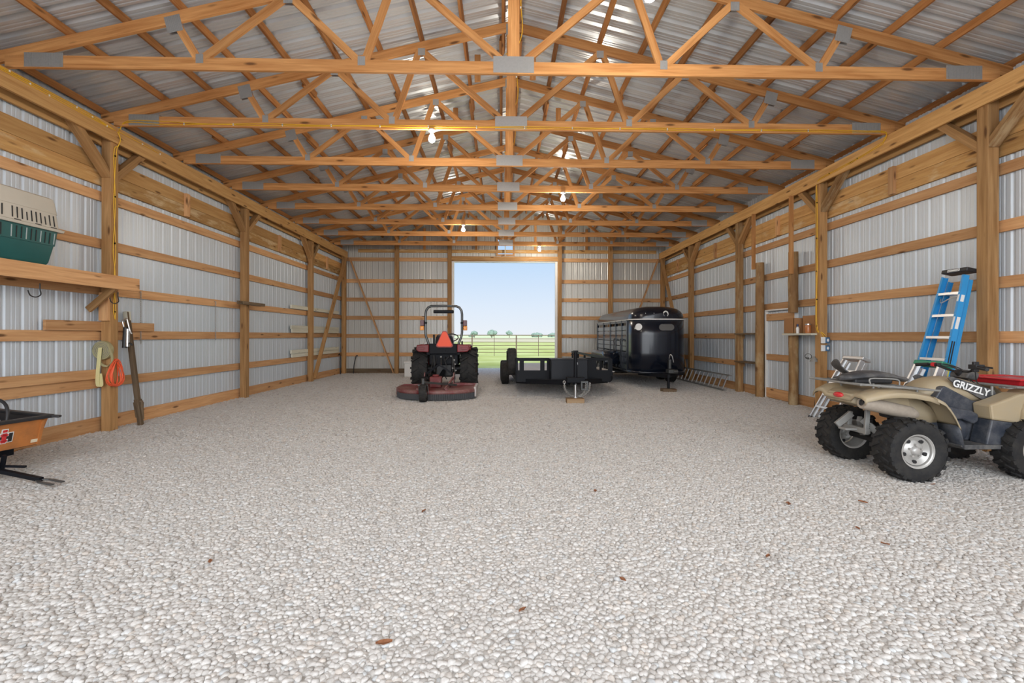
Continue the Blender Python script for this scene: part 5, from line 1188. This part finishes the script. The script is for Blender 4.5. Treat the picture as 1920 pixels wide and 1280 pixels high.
# ------------------------------------------------------------------ yellow cables
def cable(pts, label, n=6, staples=()):
    o = MB().tube(smoothpath(pts, n), .006, 6).build('electric_cable', M['wire'], smooth=True, label=label, cat='cable', group='yellow cables')
    o.location = o.location
    return o
def with_staples(name_pts, label, pts_st, n=6):
    P = smoothpath(name_pts, n); xs = [sum(p[i] for p in P) / len(P) for i in range(3)]
    t = thing('electric_cable', label, 'cable', xs, 0, 'yellow cables')
    MB().tube([p - V(xs) for p in P], .0065, 6).build('cable_run', M['wire'], t, smooth=True)
    for q in pts_st: MB().box(V(q) - V(xs), (.016, .016, .022)).build('staple', M['staple'], t)
hx = XL + .045
for k, dz in enumerate((.105, .085, .065)):
    P = [(hx, y, 4.565 + dz + .008 * math.sin(y * 2.2 + k)) for y in [YF + .2 + i * .75 for i in range(12)]]
    P = [p for p in P if p[1] < 7.3] + [(hx, 7.36, 4.63)]
    with_staples(P, '%s of three cables along the header above the wall shelf' % ('topmost', 'middle', 'lowest')[k], [(hx, 2.2 + .9 * i + .25 * k, 4.565 + dz) for i in range(6)], 5)
for k in range(2):
    x = hx - .02 * k; y = 7.36 + .04 * k
    with_staples([(hx, 7.40 + .02 * k, 4.63), (hx + .01, 7.44, 4.52), (hx - .005, 7.42, 4.42), (XL + .012, 7.37 + .045 * k, 4.28), (XL + .012, 7.40 - .03 * k, 3.5), (XL + .012, 7.36 + .05 * k, 2.8), (XL + .012, 7.40 - .02 * k, 2.4), (XL + .012, 7.37 + .04 * k, 1.9), (XL + .012, 7.40, 1.72)], '%s cable down the post beside the wall shelf' % ('first', 'second')[k], [(XL + .014, 7.39, z) for z in (4.25, 3.62, 2.9, 2.2, 1.84)])
with_staples([(hx, 7.42, 4.64), (hx, 7.8, 4.64), (hx, 8.3, 4.63)], 'short cable end running past the wired post along the header', [(hx, 7.9, 4.64), (hx, 8.3, 4.63)])
ty = TY0 + TS - .026
for k in range(2):
    P = [(hx + .02, 7.40, 4.645), (hx + .2, ty - .006, 4.77 - .02 * k), (-5.2, ty - .006, 4.77 - .05 * k)] + [(x, ty - .006, 4.745 - .018 * k + .008 * math.sin(x * 3 + k * 2)) for x in [-4.5 + .8 * i for i in range(13)]] + [(5.75, ty - .006, 4.745 - .02 * k), (XR - .10, ty - .01, 4.73 - .02 * k), (XR - .045, ty + .1, 4.63 - .03 * k)]
    with_staples(P, '%s cable stapled along the truss above' % ('upper', 'lower')[k] if False else '%s cable stapled along the bottom chord of the wired truss' % ('upper', 'lower')[k], [(-4.9 + .75 * i, ty - .008, 4.74 - .012 * k) for i in range(14)])
hr = XR - .045
for k in range(2):
    with_staples([(hr, 7.45, 4.62 - .03 * k), (hr, 7.9, 4.57 - .02 * k), (hr, 8.5, 4.55 - .025 * k), (hr, 8.95, 4.53 - .02 * k), (hr + .02, 9.08, 4.44), (XR - .012, 9.09 + .03 * k, 4.2), (XR - .012, 9.07 + .035 * k, 3.2), (XR - .012, 9.09 + .02 * k, 2.4), (XR - .012, 9.08 + .03 * k, 1.65), (XR + .03, 9.00, 1.55 - .03 * k), (XR + .10, 8.985, 1.48 - .12 * k)], '%s cable down the post to the outlet boxes' % ('first', 'second')[k], [(XR - .015, 9.09, z) for z in (4.1, 3.4, 2.75, 2.2, 1.68)] + [(hr, 8.0, 4.56), (hr, 8.7, 4.54)])
for i, (k, l) in enumerate(((0, 'cable hanging beside the king post of the nearest full truss'), (1, 'cable curling under the ridge at the wired truss'), (2, 'cable stub under the ridge behind the wired truss'))):
    y = TY0 + TS * k + .1
    with_staples([(XC + .10, y, 6.2), (XC + .09, y, 5.7), (XC + .11, y, 5.3), (XC + .02, y - .02, 5.05), (XC - .10, y - .02, 5.0)], l, [(XC + .09, y, 5.6)])

# ================================================================== outside: pipe fence, trees
M['fence'] = plain('rusty_pipe', (.11, .07, .045), .6)
t = thing('pipe_fence', 'rusty pipe fence across the pasture seen through the big opening', 'fence', (0, 34, 0))
for k, x in enumerate([-8.55 + 1.6 * i for i in range(11)]):
    MB().cyl((x, 0, -.05), (x, 0, 1.49), .045 if k % 2 == 0 else .02, n=8).build('fence_post', M['fence'], t, smooth=40)
for z, r in ((1.48, .032), (1.22, .018), (.98, .018), (.74, .018), (.48, .02), (.24, .02)):
    MB().cyl((-8.6, 0, z), (7.5, 0, z), r, n=6).build('rail', M['fence'], t, smooth=40)
M['leafage'] = plain('hazy_foliage', (.17, .24, .19), .9, noise=.3, nscale=.6); M['trunk'] = plain('trunk_bark', (.12, .09, .07), .9)
def tree(x, y, w, h, label, zc=.62):
    t = thing('tree', label, 'tree', (x, y, 0), 0, 'distant trees')
    MB().cyl((0, 0, -.1), (0, 0, h * .6), .22, .12, 8).build('trunk', M['trunk'], t)
    m = MB(); rs = random.Random(int(x * 7 + y))
    for i in range(26):
        a, b = rs.uniform(0, 2 * PI), rs.uniform(-1, 1); q = rs.random() ** .5
        r = w * rs.uniform(.13, .22)
        c = (w * .36 * q * math.cos(a), w * .36 * q * math.sin(a), h * zc + h * .27 * b * math.sqrt(max(.1, 1 - q * q)))
        n0 = len(m.v); m.ball(c, (r, r, r * .85), 9, 6)
        for j in range(n0, len(m.v)): p = m.v[j]; f = 1 + rs.uniform(-.14, .14); m.v[j] = (c[0] + (p[0] - c[0]) * f, c[1] + (p[1] - c[1]) * f, c[2] + (p[2] - c[2]) * f)
    m.build('crown', M['leafage'], t, smooth=True)
tree(-15.3, 260, 4.2, 3.6, 'small hazy tree on the skyline just right of the tractor roll bar'); tree(-5.6, 260, 6.0, 4.2, 'widest of the hazy round trees on the skyline'); tree(4.1, 260, 3.9, 4.0, 'hazy round tree on the skyline, near the middle of the opening')
tree(24, 330, 9, 3.0, 'low hazy bush line on the skyline above the utility trailer', .4); tree(38, 340, 10, 2.6, 'low hazy clump on the skyline beside the opening jamb', .4); tree(-22, 340, 5, 2.0, 'tiny hazy clump on the skyline behind the roll bar post', .4)
# ------------------------------------------------------------------ dry leaves on the gravel
M['leaf'] = plain('dry_leaf', (.22, .085, .035), .8, noise=.3, nscale=40)
for i, (x, y) in enumerate(((2.508, 4.054), (2.717, 3.524), (3.194, 4.081), (2.707, 3.254), (1.775, 3.09), (.732, 2.813), (-.648, 3.938), (-1.886, 3.085), (4.267, 4.55), (.112, 2.51), (-.561, 2.256), (.884, 4.415))):
    a = random.uniform(0, 6.28); m = MB(); m.M = Matrix.Translation((x, y, .014)) @ Matrix.Rotation(a, 4, 'Z') @ Matrix.Rotation(random.uniform(-.3, .3), 4, 'X')
    s = random.uniform(.7, 1.15)
    m.loft([[(u * .035 * s, -w * s, .010 + .006 * abs(u)), (u * .035 * s, 0, .006), (u * .035 * s, w * s, .012)] for u, w in ((-1, .001), (-.5, .012), (0, .017), (.5, .012), (1, .001))], cap=False, closed=False)
    m.build('dry_leaf', M['leaf'], solid=.001, label='small brown dry leaf fragment lying on the gravel', cat='leaf', group='dry leaves on the gravel')
